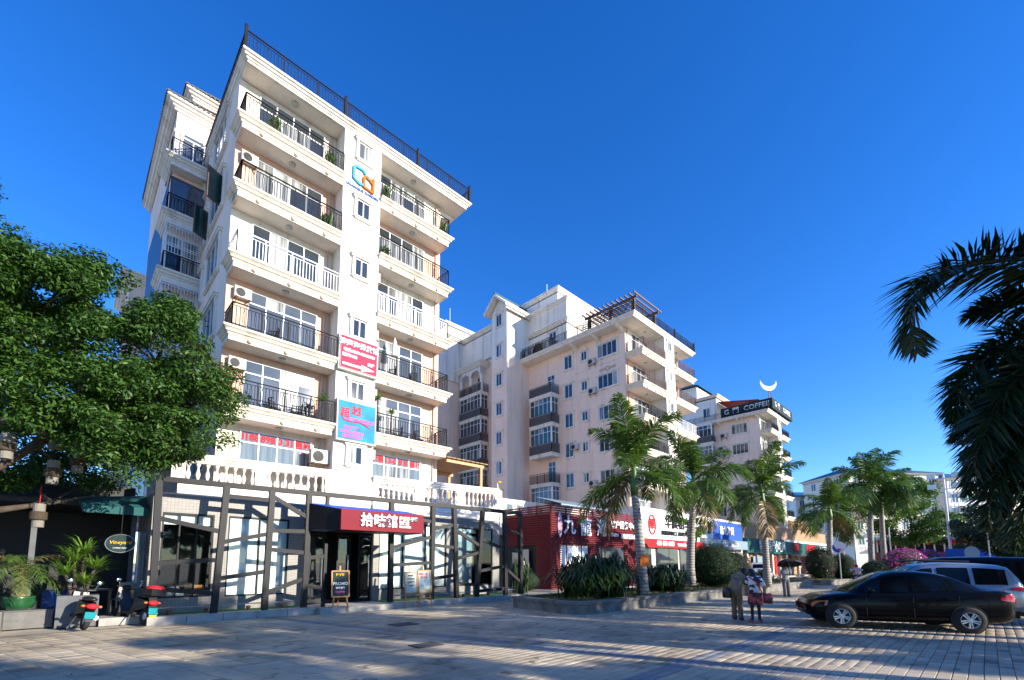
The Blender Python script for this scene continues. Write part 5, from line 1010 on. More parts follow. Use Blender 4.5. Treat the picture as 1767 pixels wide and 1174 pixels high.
def car(label, loc, rz, paint, S, G, W, wheels, wr, cat='car', name='parked_car', tail='tail_red', plate=True, glassx=None, rear_lamp_z=(.72,.95), rails=False):
    P = thing(name, label, cat, loc, rz)
    sx = [s[0] for s in S]; tp = [s[1] for s in S]; hw = [s[2] for s in S]; bt = [s[3] for s in S]
    xs = np.linspace(sx[0], sx[-1], 46)
    sec = lambda w_, t, b_: [(0,b_),(w_*.8,b_),(w_*.965,b_+.09),(w_*.995,b_+.25),(w_*1.0,(b_+t)/2+.05),(w_*.985,t-.14),(w_*.95,t-.05),(w_*.86,t-.005),(w_*.5,t+.018),(0,t+.028)]
    vs = []; k = 19
    for x in xs:
        q = sec(lerp(sx,hw,x), lerp(sx,tp,x), lerp(sx,bt,x)); ring = q+[(-y,z) for y,z in q[-2:0:-1]]; k = len(ring)
        vs += [(x,y,z) for y,z in ring]
    n = len(xs); fs = [(i*k+j,(i+1)*k+j,(i+1)*k+(j+1)%k,i*k+(j+1)%k) for i in range(n-1) for j in range(k)]+[tuple(range(k)),tuple(range(n*k-1,(n-1)*k-1,-1))]
    MB().add(vs,fs).build('body',paint,P,(0,0,0),0,True)
    gx = [g[0] for g in G]; gz = [g[1] for g in G]; gw = [g[2] for g in G]; xs2 = np.linspace(gx[0],gx[-1],34)
    belt = lambda x: lerp(sx,tp,x)-.03
    base = lambda x: lerp(sx,hw,x)*.90
    vs = []
    for x in xs2:
        z = lerp(gx,gz,x); w_ = lerp(gx,gw,x); b0 = belt(x); z = max(z,b0+.02)
        q = [(base(x),b0),(w_+(base(x)-w_)*.10,b0+(z-b0)*.88),(w_*.93,z-.015*1),(w_*.55,z+.02),(0,z+.03)]; ring = q+[(-y,zz) for y,zz in q[-2::-1]]; k2 = len(ring); vs += [(x,y,zz) for y,zz in ring]
    n = len(xs2); fs = [(i*k2+j,i*k2+j+1,(i+1)*k2+j+1,(i+1)*k2+j) for i in range(n-1) for j in range(k2-1)]
    MB().add(vs,fs).build('cabin',paint,P,(0,0,0),0,True)
    def side_pt(x,f,s,off=.008):
        z = lerp(gx,gz,x); w_ = lerp(gx,gw,x); b0 = belt(x); top = (w_+(base(x)-w_)*.10, b0+(z-b0)*.88); bot = (base(x),b0)
        return (x, s*(bot[0]+(top[0]-bot[0])*f+off), bot[1]+(top[1]-bot[1])*f)
    for (xa,xb) in glassx['side']:
        for s in (1,-1):
            m = MB(); X_ = np.linspace(xa,xb,10); v = [side_pt(x,.10,s) for x in X_]+[side_pt(x,.93,s) for x in X_]
            m.add(v,[(i,i+1,11+i,10+i) if s < 0 else (i,10+i,11+i,i+1) for i in range(9)]); m.build('side_window','car_glass',P,(0,0,0),0,True)
    for nm,(xa,xb) in (('windscreen',glassx['front']),('rear_window',glassx['rear'])):
        m = MB(); X_ = np.linspace(xa,xb,8); v = []
        for x in X_:
            z = lerp(gx,gz,x)+.02; w_ = lerp(gx,gw,x)*.90
            v += [(x,w_,z-.02),(x,w_*.5,z+.012),(x,0,z+.02),(x,-w_*.5,z+.012),(x,-w_,z-.02)]
        m.add(v,[(i*5+j,i*5+j+1,i*5+j+6,i*5+j+5) for i in range(7) for j in range(4)]); m.build(nm,'car_glass',P,(0,0,0),0,True)
    for x in wheels:
        for s in (1,-1):
            yy = lerp(sx,hw,x)
            a = MB(); a.lathe([(wr*1.14,-.02),(wr*1.14,.02),(.02,.02),(.02,-.02)],n=26)
            link('wheel_arch', cached(('arch',wr), lambda: a.mesh('wheel_arch','dark')), P, (x,s*(yy-.012),wr+.01), 0, (R(90),0,0)); wheel(P,x,s*(yy-.035),wr,-s)
    xr = sx[0]; xf = sx[-1]
    for s in (1,-1):
        y = lerp(sx,hw,xr+.14); z0,z1 = rear_lamp_z
        m = MB(); X_ = np.linspace(xr+.01,xr+.36,7); v = []
        for i_,x in enumerate(X_):
            f_ = 1-i_/6*.55; zc = (z0+z1)/2+.02; hh_ = (z1-z0)/2*f_; ww_ = lerp(sx,hw,x); v += [(x,s*(ww_*.99+.008),zc-hh_),(x,s*(ww_*.985+.008),zc),(x,s*(ww_*.95+.008),min(zc+hh_,lerp(sx,tp,x)-.03))]
        m.add(v,[(i*3+j,i*3+j+1,i*3+j+4,i*3+j+3) for i in range(6) for j in range(2)]); m.add([(xr-.012,s*lerp(sx,hw,xr),z0),(xr-.012,s*lerp(sx,hw,xr)*.6,z0),(xr-.012,s*lerp(sx,hw,xr)*.6,z1-.14),(xr-.012,s*lerp(sx,hw,xr),z1-.14)],[(0,1,2,3)]); m.build('tail_lamp',tail,P,(0,0,0),0,True)
        y2 = lerp(sx,hw,xf-.2); t2 = lerp(sx,tp,xf-.2)
        MB().add([(xf-.46,s*(lerp(sx,hw,xf-.46)*1.0),t2-.03),(xf-.2,s*(y2*1.0),t2-.05),(xf-.10,s*lerp(sx,hw,xf-.1),t2-.12),(xf-.10,s*lerp(sx,hw,xf-.1),t2-.22),(xf-.42,s*(lerp(sx,hw,xf-.42)*1.01+.004),t2-.16)],[(0,1,2,3,4) if s<0 else (4,3,2,1,0)]).build('head_lamp','lamp_amber',P,(0,0,0))
        xm = glassx['side'][0][1]-.08; MB().sphere((xm,s*(base(xm)+.12),belt(xm)+.10),(.06,.11,.075),10,6).bar((xm,s*base(xm),belt(xm)+.06),(xm,s*(base(xm)+.08),belt(xm)+.08),.04).build('mirror',paint,P,(0,0,0),0,True)
        for xd in (glassx['side'][0][0]+.12, glassx['side'][1][0]+.2): MB().bar((xd,s*(lerp(sx,hw,xd)*.975+.02),belt(xd)-.14),(xd+.2,s*(lerp(sx,hw,xd)*.975+.02),belt(xd)-.135),.025,.03).build('door_handle',paint,P,(0,0,0))
        for xd in (glassx['side'][0][1]+.02,glassx['side'][0][0]-.05,glassx['side'][-1][0]+.15): MB().bar((xd,s*(lerp(sx,hw,xd)*1.0+.001),.32),(xd,s*(lerp(sx,hw,xd)*.982+.003),belt(xd)-.08),.008,.012,up=(1,0,0)).build('door_gap','dark',P,(0,0,0))
        if rails: MB().tube([(gx[-1]*.55,s*.56,max(gz)+.06),(0,s*.58,max(gz)+.09),(gx[0]*.5,s*.56,max(gz)+.05)],.02,6).build('roof_rail','dark',P,(0,0,0))
    if plate: MB().box(xr-.035,-.22,rear_lamp_z[0]-.02,xr-.01,.22,rear_lamp_z[0]+.12).build('number_plate','sign_blue',P,(0,0,0))
    MB().box(xr-.02,-.7,.38,xr+.1,.7,.55).build('rear_bumper',paint,P,(0,0,0))
    return P
SED = [(-2.28,.80,.62,.42),(-2.2,.98,.76,.30),(-2.0,1.02,.83,.24),(-1.6,1.02,.86,.20),(-1.2,.99,.87,.19),(-.6,.96,.875,.19),(0,.94,.875,.19),(.6,.925,.87,.19),(1.0,.905,.865,.19),(1.4,.86,.85,.2),(1.7,.79,.81,.22),(1.9,.70,.73,.26),(2.02,.56,.58,.34)]
SEG = [(-1.85,1.0,.62),(-1.5,1.17,.60),(-1.15,1.34,.58),(-.8,1.43,.575),(-.4,1.465,.575),(0,1.45,.575),(.3,1.37,.58),(.7,1.15,.61),(1.08,.91,.66)]
car('black four door sedan parked side on in the car park', (16.27,1.93,0), R(115.9), 'car_black', SED, SEG, 1.74, (1.30,-1.28), .31, glassx=dict(side=[(-.18,.72),(-1.28,-.26)],front=(.28,1.02),rear=(-1.75,-1.12)), name='sedan')
SUV = [(-2.15,.9,.72,.45),(-2.05,1.05,.80,.35),(-1.6,1.06,.86,.28),(-.6,1.04,.88,.25),(.6,1.02,.88,.25),(1.0,1.0,.87,.25),(1.5,.97,.85,.26),(1.9,.88,.78,.3),(2.1,.7,.6,.36)]
SUG = [(-2.1,1.10,.66),(-1.95,1.42,.64),(-1.8,1.60,.62),(-1.2,1.66,.62),(-.4,1.68,.62),(.1,1.63,.62),(.5,1.42,.63),(1.0,1.02,.68)]
car('silver sport utility car with roof spoiler behind the black sedan', (19.15,1.55,0), R(114), 'car_silver', SUV, SUG, 1.78, (1.3,-1.3), .34, glassx=dict(side=[(-.15,.55),(-.95,-.25),(-1.75,-1.05)],front=(.2,.95),rear=(-2.05,-1.85)), name='sport_utility_car', rear_lamp_z=(.85,1.15), rails=True)
VAN = [(-2.45,.95,.78,.4),(-2.35,1.1,.86,.32),(-1.6,1.12,.9,.26),(0,1.1,.9,.25),(1.0,1.08,.9,.25),(1.7,1.02,.88,.28),(2.2,.9,.8,.32),(2.4,.7,.62,.4)]
VAG = [(-2.42,1.15,.74),(-2.3,1.7,.70),(-2.1,1.84,.69),(-1,1.88,.69),(.3,1.86,.69),(.8,1.74,.69),(1.3,1.4,.72),(1.75,1.05,.76)]
car('black van parked beyond the silver car', (22.7,1.0,0), R(114), 'car_black', VAN, VAG, 1.85, (1.5,-1.45), .34, cat='van', glassx=dict(side=[(0,1.1),(-1.1,-.1),(-2.2,-1.2)],front=(.85,1.65),rear=(-2.4,-2.28)), name='van', rear_lamp_z=(.9,1.3))
car('white sport utility car parked in the distance behind the umbrella holder', (44,13.6,.0), R(20), 'car_white', SUV, SUG, 1.78, (1.3,-1.3), .34, glassx=dict(side=[(-.15,.55),(-.95,-.25),(-1.75,-1.05)],front=(.2,.95),rear=(-2.05,-1.85)), name='sport_utility_car', rear_lamp_z=(.85,1.15))
car('dark car parked far off beside the white one', (39.5,13.9,.0), R(15), 'car_black', SED, SEG, 1.74, (1.30,-1.28), .31, glassx=dict(side=[(-.18,.72),(-1.28,-.26)],front=(.28,1.02),rear=(-1.75,-1.12)), name='sedan')
def scooter(label, loc, rz, body='black_plastic', topbox=False, lean=.12, tail='red_plastic'):
    P = thing('motor_scooter', label, 'scooter', loc, rz); P.rotation_euler = (lean,0,rz)
    tw = cached('scw', lambda: MB().lathe([(.10,-.05),(.20,-.06),(.235,-.03),(.235,.03),(.20,.06),(.10,.05)],n=22,cap=False).mesh('wheel','tyre',True))
    for x in (-.62,.62): w_ = link('wheel', tw, P, (x,0,.235), 0, (R(90),0,0)); link('rim', cached('scr', lambda: MB().lathe([(.01,-.03),(.12,-.04),(.12,.04),(.01,.03)],n=14).mesh('rim','alloy')), w_, (0,0,0))
    MB().add([(-.85,-.10,.62),(-.85,.10,.62),(-.25,.17,.74),(-.25,-.17,.74),(-.25,-.17,.36),(-.25,.17,.36),(-.62,.12,.44),(-.62,-.12,.44),(-.05,.15,.30),(-.05,-.15,.30)],[(0,1,2,3),(0,3,4,7),(1,6,5,2),(0,7,6,1),(7,4,5,6),(3,2,8,9),(4,9,8,5),(3,9,4),(2,5,8)]).build('rear_cowl',body,P,(0,0,0))
    MB().box(-.25,-.14,.27,.40,.14,.34).add([(.34,-.2,.30),(.34,.2,.30),(.50,.16,.92),(.50,-.16,.92),(.42,-.2,.30),(.42,.2,.30),(.60,.10,.90),(.60,-.10,.90)],[(0,1,2,3),(7,6,5,4),(0,3,7,4),(1,5,6,2),(3,2,6,7)]).build('leg_shield',body,P,(0,0,0))
    MB().sphere((-.42,0,.77),(.42,.14,.075),14,8).build('seat','black_plastic',P,(0,0,0),0,True)
    MB().tube([(.46,0,.9),(.62,0,.3)],.03,8).tube([(.42,-.34,1.02),(.52,-.1,1.0),(.52,.1,1.0),(.42,.34,1.02)],.016,6).sphere((.55,0,.98),(.10,.13,.09),10,6).build('handlebar','black_plastic',P,(0,0,0))
    for s in (1,-1): o = MB().tube([(.45,s*.25,1.02),(.43,s*.30,1.16)],.008,5).build('mirror_arm','chrome',P,(0,0,0)); link('mirror', cached('scm', lambda: MB().sphere((0,0,0),(.018,.075,.055),12,8).mesh('mirror','chrome',True)), o, (.42,s*.31,1.19))
    MB().box(.38,-.1,.24,.86,.1,.26).tube([(.40,0,.36),(.7,0,.46),(.86,0,.34)],.05,6).build('front_mudguard',body,P,(0,0,0))
    MB().sphere((-.83,0,.60),(.07,.13,.07),12,8).build('tail_lamp',tail,P,(0,0,0),0,True)
    for s in (1,-1): MB().sphere((-.78,s*.17,.60),(.05,.05,.035),8,6).build('indicator','lamp_amber',P,(0,0,0),0,True)
    MB().add([(-.90,-.11,.30),(-.90,.11,.30),(-.87,.11,.46),(-.87,-.11,.46),(-.885,-.11,.30),(-.885,.11,.30),(-.855,.11,.46),(-.855,-.11,.46)],[(0,3,2,1),(4,5,6,7),(0,1,5,4),(3,7,6,2)]).build('number_plate','plate_teal',P,(0,0,0))
    MB().box(-.87,-.07,.22,-.84,.07,.32).build('mud_flap','black_plastic',P,(0,0,0)); MB().tube([(-.2,-.15,.25),(-.75,-.16,.32)],[.035,.05],8).build('exhaust','steel',P,(0,0,0))
    MB().bar((-.1,.12,.26),(-.22,.24,.0),.02).build('side_stand','steel',P,(0,0,0))
    if topbox:
        MB().add([(-.98,-.18,.80),(-.98,.18,.80),(-.62,.20,.80),(-.62,-.20,.80),(-1.02,-.21,.98),(-1.02,.21,.98),(-.58,.23,.98),(-.58,-.23,.98)],[(0,3,2,1),(0,1,5,4),(1,2,6,5),(2,3,7,6),(3,0,4,7),(4,5,6,7)]).build('top_box','black_plastic',P,(0,0,0)); MB().sphere((-.80,0,.985),(.23,.235,.10),16,8).build('top_box_lid','red_plastic',P,(0,0,0),0,True)
        MB().box(-.912,-.09,.20,-.90,.09,.28).build('second_plate','letter_yellow',P,(0,0,0))
    return P
scooter('black scooter with teal plate leaning beside the tall slate planter', (.42,16.45,0), R(100), lean=.16, tail='red_plastic')
scooter('black scooter with a red lidded top box near the restaurant corner', (1.55,16.55,.0), R(112), topbox=True, lean=.12)
pk = scooter('pink scooter carrying a rider at the far planting island', (41.0,6.4,0), R(20), body='pink_cloth', topbox=False, lean=.05)
# ------------------------------------------------------------------ people
def person(label, loc, rz, J, mats, hair=True, name='person'):
    """J: joints; local +x is forward, +y left"""
    P = thing(name, label, 'person', loc, rz)
    E = [('pelvis','waist'),('waist','chest'),('chest','neck'),('neck','head'),('head','crown')]
    for s in 'LR': E += [('chest','sh'+s),('sh'+s,'el'+s),('el'+s,'wr'+s),('wr'+s,'ha'+s),('pelvis','hi'+s),('hi'+s,'kn'+s),('kn'+s,'an'+s),('an'+s,'he'+s),('an'+s,'to'+s)]
    RD = dict(pelvis=.125,waist=.115,chest=.135,neck=.055,head=.088,crown=.07); [RD.update({'sh'+s:.065,'el'+s:.045,'wr'+s:.032,'ha'+s:.034,'hi'+s:.095,'kn'+s:.062,'an'+s:.045,'he'+s:.035,'to'+s:.034}) for s in 'LR']
    J = {k:Vector(v) for k,v in J.items() if k not in ('rad',)} ; 
    names = list(RD); 
    for s in 'LR':
        w_, h_ = J['wr'+s], J['ha'+s]; d = (h_-w_).normalized(); a = d.cross(Vector((1,0,0)))
        if a.length < .1: a = d.cross(Vector((0,0,1)))
        a.normalize()
        for i,(o,l) in enumerate(((-.03,.075),(-.010,.09),(.010,.085),(.03,.068))): J['f%d%s'%(i,s)] = h_+d*l+a*o*1.25+Vector((.012,0,0)); RD['f%d%s'%(i,s)] = .0085; E.append(('ha'+s,'f%d%s'%(i,s)))
        J['th'+s] = w_+d*.05+Vector((.05,0,0))-a*.035; RD['th'+s] = .010; E.append(('wr'+s,'th'+s))
    names = list(RD); me = bpy.data.meshes.new('body'); me.from_pydata([J[k] for k in names],[(names.index(a),names.index(b)) for a,b in E],[])
    o = bpy.data.objects.new('body',me); col.objects.link(o); sk = o.modifiers.new('skin','SKIN'); sb = o.modifiers.new('sub','SUBSURF'); sb.levels = sb.render_levels = 2
    for i,k in enumerate(names):
        v = me.skin_vertices[0].data[i]; r = RD[k]*mats.get('scale',{}).get(k,1.0); v.radius = (r, r*(.8 if k in ('chest','waist','pelvis') else 1)); v.use_root = (k == 'pelvis')
    dg = bpy.context.evaluated_depsgraph_get(); m2 = bpy.data.meshes.new_from_object(o.evaluated_get(dg)); bpy.data.objects.remove(o)
    order = ['skin',mats['top'],mats['bottom'],mats['shoe']]; m2.materials.clear(); [m2.materials.append(MAT[x]) for x in order]
    segs = [(J[a],J[b],a,b) for a,b in E]; idx = []
    for p in m2.polygons:
        c = p.center; best = None
        for a,b,na,nb in segs:
            ab = b-a; t = max(0,min(1,(c-a).dot(ab)/max(ab.length_squared,1e-9))); d = (c-(a+ab*t)).length-(RD[na]*(1-t)+RD[nb]*t)
            if best is None or d < best[0]: best = (d,na,nb,t)
        _,na,nb,t = best; pr = na[:2]
        if nb in ('head','crown'): i = 0
        elif na == 'chest' and nb == 'neck': i = 1 if t < .6 else 0
        elif pr in ('ch','wa','pe') and nb[:2] not in ('hi',): i = 1 if c.z > J['pelvis'].z+mats.get('hem',0.0) else 2
        elif pr == 'sh': i = 1 if t < mats.get('sleeve',.75) else 0
        elif pr in ('el','wr','ha'): i = 0 if not mats.get('long') else (1 if pr == 'el' else 0)
        elif nb[:2] in ('he','to') : i = 3
        else: i = 2
        idx.append(i)
    m2.polygons.foreach_set('material_index',idx); m2.polygons.foreach_set('use_smooth',[True]*len(idx))
    link('body',m2,P,(0,0,0))
    hd = J['head']; up = (J['crown']-J['neck']).normalized(); fw = mats.get('look',Vector((1,0,0)))
    hb = MB().sphere((0,0,0),(.108,.096,.125),14,10); hair_long = mats.get('hair',1.0)
    hv = [Vector(v) for v in hb.v]; b = MB(); keep = [f for f in hb.f if not all(hv[i].x > .03 and hv[i].z < .045 for i in f)]
    b.add([(v.x-.012,v.y,v.z+.03) for v in hv],keep)
    if hair_long > 1: b.sphere((-.045,0,-.07),(.085,.11,.15),12,8)
    q = up.to_track_quat('Z','Y') if False else Vector((0,0,1)).rotation_difference(up)
    h = b.build('hair','hair',P,tuple(hd),0,True); h.rotation_euler = (q.to_matrix() @ Matrix.Rotation(mats.get('turn',0),3,'Z')).to_euler()
    fb = MB().sphere((.095,0,-.01),(.022,.014,.02),8,6)                     # nose, eyes and mouth
    for s in (1,-1): fb.sphere((.083,s*.034,.022),(.012,.016,.009),8,5,1); fb.sphere((0,s*.092,.0),(.02,.012,.03),8,5)
    fb.box(.083,-.025,-.055,.094,.025,-.045,2); f = fb.build('face',['skin','hair','lantern_red'],P,tuple(hd),0,True); f.rotation_euler = h.rotation_euler
    return P
def stand(h=1.6, **ov):
    k = h/1.6
    J = dict(pelvis=(0,0,.86),waist=(0,0,1.02),chest=(0,0,1.24),neck=(.01,0,1.385),head=(.03,0,1.475),crown=(.03,0,1.545))
    for s,q in (('L',1),('R',-1)): J.update({'sh'+s:(0,q*.165,1.305),'el'+s:(-.02,q*.21,1.05),'wr'+s:(.05,q*.21,.83),'ha'+s:(.07,q*.205,.765),'hi'+s:(0,q*.085,.82),'kn'+s:(.02,q*.09,.45),'an'+s:(0,q*.095,.075),'he'+s:(-.05,q*.095,.038),'to'+s:(.13,q*.11,.038)})
    J = {a:tuple(x*k for x in b) for a,b in J.items()}; J.update(ov); return J
person('person in khaki shirt and brown trousers leaning towards a companion', (14.65,5.2,0), R(-12),
    stand(1.62,chest=(.10,-.02,1.24),neck=(.20,-.04,1.36),head=(.29,-.06,1.41),crown=(.34,-.07,1.465),waist=(.03,0,1.04),shL=(.10,.15,1.30),shR=(.13,-.18,1.29),elL=(.08,.21,1.05),wrL=(.22,.19,.88),haL=(.26,.18,.82),elR=(.18,-.22,1.05),wrR=(.30,-.2,.92),haR=(.35,-.19,.88)),
    dict(top='shirt_khaki',bottom='trouser_khaki',shoe='shoe_dark',hem=-.02,scale=dict(pelvis=1.1,waist=1.15,chest=1.1,hiL=1.12,hiR=1.12,knL=1.35,knR=1.35,anL=1.45,anR=1.45)))
person('person in black and white printed blouse and black leggings, red bag at the hip', (14.42,4.62,0), R(20),
    stand(1.52,neck=(.05,.02,1.31),head=(.09,.05,1.385),crown=(.10,.06,1.45),elL=(.03,.24,1.02),wrL=(.16,.20,.86),haL=(.2,.19,.80),elR=(-.02,-.25,1.0),wrR=(.02,-.24,.80),haR=(.03,-.235,.735),toL=(.12,.17,.036),toR=(.12,-.17,.036)),
    dict(top='blouse_print',bottom='legging',shoe='shoe_pink',hem=-.06,hair=2,sleeve=.85,scale=dict(pelvis=1.3,waist=1.55,chest=1.35,shL=1.4,shR=1.4,elL=1.2,elR=1.2,hiL=.85,hiR=.85,knL=.8,knR=.8,anL=.8,anR=.8)))
def bag(label, loc, rz, mat, w, h, d, strap, name='shoulder_bag'):
    P = thing(name,label,'bag',loc,rz); m = MB()
    v = []; n = 12
    for z,f in ((0,.86),(.15*h,1.0),(.6*h,.98),(h,.82)): v += [(d*.5*f*math.copysign(abs(math.cos(t))**.6,math.cos(t)),w*.5*f*math.copysign(abs(math.sin(t))**.6,math.sin(t)),z) for t in [2*math.pi*i/n for i in range(n)]]
    m.add(v,[(i*n+k,i*n+(k+1)%n,(i+1)*n+(k+1)%n,(i+1)*n+k) for i in range(3) for k in range(n)]+[tuple(range(n-1,-1,-1)),tuple(range(3*n,4*n))]); m.build('pouch',mat,P,(0,0,0),0,True)
    if strap: MB().tube(strap,.016,6).build('strap','lantern_red' if mat == 'bag_print' else 'hair',P,(0,0,0))
    return P
bag('large red and black patterned handbag behind the person in the printed blouse', (14.24,4.55,.52), R(20), 'bag_print', .40, .34, .16, [(0,-.18,.32),(-.02,-.05,.62),(.06,.14,.78)])
bag('smaller red bag hanging at the side of the person in the printed blouse', (14.40,4.28,.56), R(20), 'bag_print', .24, .28, .13, None)
bag('black bag carried at the back of the person in khaki', (14.42,5.38,.66), R(-12), 'black_plastic', .26, .30, .14, [(0,0,.28),(.1,-.1,.62),(.22,-.2,.55)])
person('person in grey tee shirt with a red print holding a black umbrella', (26.4,7.0,0), R(222),
    stand(1.58,elL=(.10,.22,1.10),wrL=(.24,.16,1.22),haL=(.27,.15,1.28),elR=(-.03,-.24,1.02),wrR=(0,-.24,.8),haR=(.02,-.24,.74)),
    dict(top='tee_grey',bottom='trouser_grey',shoe='shoe_dark',hem=.0,sleeve=.8,scale=dict(waist=1.25,chest=1.15,hiL=1.1,hiR=1.1,knL=1.35,knR=1.35,anL=1.3,anR=1.3)))
um = thing('umbrella','open black umbrella resting on the shoulder of the person in grey','umbrella',(26.13,6.70,1.28)); um.rotation_euler = (R(-8),R(16),0)
n=8; v=[(0,0,.62)]
for r_,z_ in ((.26,.57),(.46,.47),(.56,.34)): v += [(r_*math.cos(2*math.pi*i/n),r_*math.sin(2*math.pi*i/n),z_) for i in range(n)]
MB().add(v,[(0,1+i,1+(i+1)%n) for i in range(n)]+[(1+k*n+i,1+(k+1)*n+i,1+(k+1)*n+(i+1)%n,1+k*n+(i+1)%n) for k in range(2) for i in range(n)]).build('canopy','umbrella_black',um,(0,0,0)); MB().tube([(0,0,-.12),(0,0,.66)],.012,6).build('shaft','steel',um,(0,0,0))
MB().box(-.001,-.09,0,.001,.09,.18)
rd_ = person('person riding the pink scooter in a red helmet', (41.0-.1,6.4,.33), R(20),
    stand(1.55,pelvis=(-.2,0,.50),waist=(-.17,0,.66),chest=(-.1,0,.88),neck=(-.06,0,1.02),head=(-.03,0,1.11),crown=(-.03,0,1.18),shL=(-.1,.17,.94),shR=(-.1,-.17,.94),elL=(.1,.22,.78),elR=(.1,-.22,.78),wrL=(.33,.24,.75),wrR=(.33,-.24,.75),haL=(.4,.24,.74),haR=(.4,-.24,.74),hiL=(-.15,.1,.46),hiR=(-.15,-.1,.46),knL=(.22,.16,.42),knR=(.22,-.16,.42),anL=(.12,.14,.06),anR=(.12,-.14,.06),heL=(.07,.14,.03),heR=(.07,-.14,.03),toL=(.25,.14,.03),toR=(.25,-.14,.03)),
    dict(top='pink_cloth',bottom='legging',shoe='shoe_dark',hem=0))
hl = thing('helmet','red helmet on the scooter rider','helmet',(40.87,6.39,1.46),R(20)); MB().sphere((0,0,0),(.13,.12,.12),14,8).build('shell','red_plastic',hl,(0,0,0),0,True)
person('person in a pale top leaning on a balcony rail of the middle block', (42.6,18.35,8.05), R(-90), stand(1.6,elL=(.15,.2,1.05),wrL=(.3,.1,1.0),haL=(.34,.06,1.0),elR=(.15,-.2,1.05),wrR=(.3,-.1,1.0),haR=(.34,-.06,1.0)), dict(top='sign_white',bottom='legging',shoe='shoe_dark'))
# ------------------------------------------------------------------ cafe corner under the fig tree
CF = thing('cafe_pavilion','dark open fronted cafe shelter with teal awning under the fig tree','cafe',(-2,19,0))
MB().box(-9,21.2,0,1.8,21.4,4.4).box(-9,17.9,3.35,1.8,21.3,3.5).build('back_wall','dark',CF)
for x in (-6,-3.2,-.6,1.55): MB().box(x-.06,17.9,0,x+.06,18.02,3.36).build('post','slate',CF)
MB().box(-9,17.5,-.02,1.8,21.2,.17).build('deck','slate',CF)
MB().add([(.34,17.15,3.30),(1.80,17.15,3.32),(1.80,18.2,3.80),(.20,18.2,3.62),(.34,17.15,3.10),(1.80,17.15,3.08),(1.80,18.2,3.76),(.20,18.2,3.58)],[(0,1,2,3),(7,6,5,4),(0,4,5,1),(0,3,7,4),(1,5,6,2)]).build('awning','canvas_teal',CF)
MB().box(1.62,17.35,.2,1.80,17.39,2.6).build('glass_door','glass_pale',CF)
MB().box(.86,16.62,-.02,1.75,17.5,.19).build('step','concrete',CF)
t = thing('slate_planter','tall square slate planter box beside the first scooter','planter',(.41,17.05,0)); MB().box(-.42,-.3,0,.42,.3,.82).box(-.38,-.26,.80,.38,.26,.822).build('box','slate',t,(0,0,0))
t = thing('low_slate_wall','low grey slate wall running left from the tall planter','wall',(-1.6,17.35,0)); MB().box(-2.4,-.15,0,1.55,.15,.44).build('panel','slate_light',t,(0,0,0)); MB().box(-2.4,-.17,.44,1.56,.17,.47).build('coping','slate',t,(0,0,0)); link('inscription', text_mesh('Vineyard',.17,.006,'slate',shear=.2), t, (.75,-.152,.22))
t = thing('low_corner_block','grey stone block at the left end of the slate wall','block',(-1.15,16.95,0)); MB().box(-.6,-.35,0,.2,.25,.5).build('block_body','slate_light',t,(0,0,0))
strap_plant((.41,17.05,.8),1.25,.42,520,'spiky bright green dracaena growing in the slate planter',cat='plant',mat='leaf_bright',seed=21,lw=.016,heads=[(-.15,0,.95),(.28,-.05,.75),(.05,.1,1.15),(-.3,.05,.6),(.1,-.1,.35)],name='dracaena')
cy = thing('potted_cycad','shaggy green cycad palm in a glazed pot behind the slate wall','plant',(-.75,17.9,.5)); 
MB().tube([(0,0,.25),(0,0,.75),(.02,0,1.05)],[.16,.15,.12],9).build('trunk','thatch',cy,(0,0,0))
for i in range(16):
    me = frond_mesh((50,20,-10)[i%3],(95,85,60)[i%3],'leaf_cycad' if i % 4 else 'leaf_dry',(i%3,9),n=40,L=1.25,lmax=.34,wid=.012,plume=.5,t0=.1)
    link('frond',me,cy,(0,0,1.05),0,(0,0,i*2.4))
pt = thing('glazed_pot','dark green glazed bowl holding the cycad','pot',(-.75,17.9,.17+.28)); MB().lathe([(.2,0),(.30,.06),(.34,.2),(.32,.30),(.34,.34),(.30,.36),(.28,.30),(.02,.28)],n=22).build('bowl','green_glaze',pt,(0,0,0),0,True)
pb = thing('pot_plinth','grey square plinth under the glazed pot','plinth',(-.75,17.85,.17)); MB().box(-.25,-.25,0,.25,.25,.27).build('plinth_body','ac_white',pb,(0,0,0))
bb = thing('blue_drum','blue plastic drum behind the slate planter','drum',(-.05,18.2,.17)); MB().lathe([(.24,0),(.27,.03),(.27,.3),(.28,.33),(.27,.36),(.27,.72),(.24,.76),(.02,.76)],n=20).build('drum_body','blue_barrel',bb,(0,0,0),0,True)
def cafe_table(loc, label):
    P = thing('cafe_table',label,'table',loc); MB().box(-.45,-.35,.70,.45,.35,.74).build('top','slate',P,(0,0,0))
    for x in (-.4,.4):
        for y in (-.3,.3): MB().box(x-.02,y-.02,0,x+.02,y+.02,.70).build('leg','wood',P,(0,0,0))
cafe_table((.75,18.5,.17),'dark cafe table behind the tall slate planter')
P = thing('cafe_chair','grey metal backed cafe chair near the second scooter','chair',(1.42,18.0,.17),R(15))
MB().box(-.22,-.22,.42,.22,.22,.46).build('seat','slate',P,(0,0,0)); MB().add([(-.24,-.22,.40),(.24,-.22,.40),(.20,-.36,.95),(-.20,-.36,.95),(-.24,-.19,.40),(.24,-.19,.40),(.20,-.33,.95),(-.20,-.33,.95)],[(0,1,2,3),(7,6,5,4),(0,3,7,4),(1,5,6,2),(3,2,6,7)]).build('backrest','concrete',P,(0,0,0))
for x in (-.2,.2):
    for y in (-.2,.2): MB().bar((x,y,0),(x,y,.42),.03).build('leg','steel',P,(0,0,0))
ov = thing('oval_sign','oval hanging cafe sign with gold lettering at the dark entrance','sign',(1.2,17.0,2.24),-R(10))
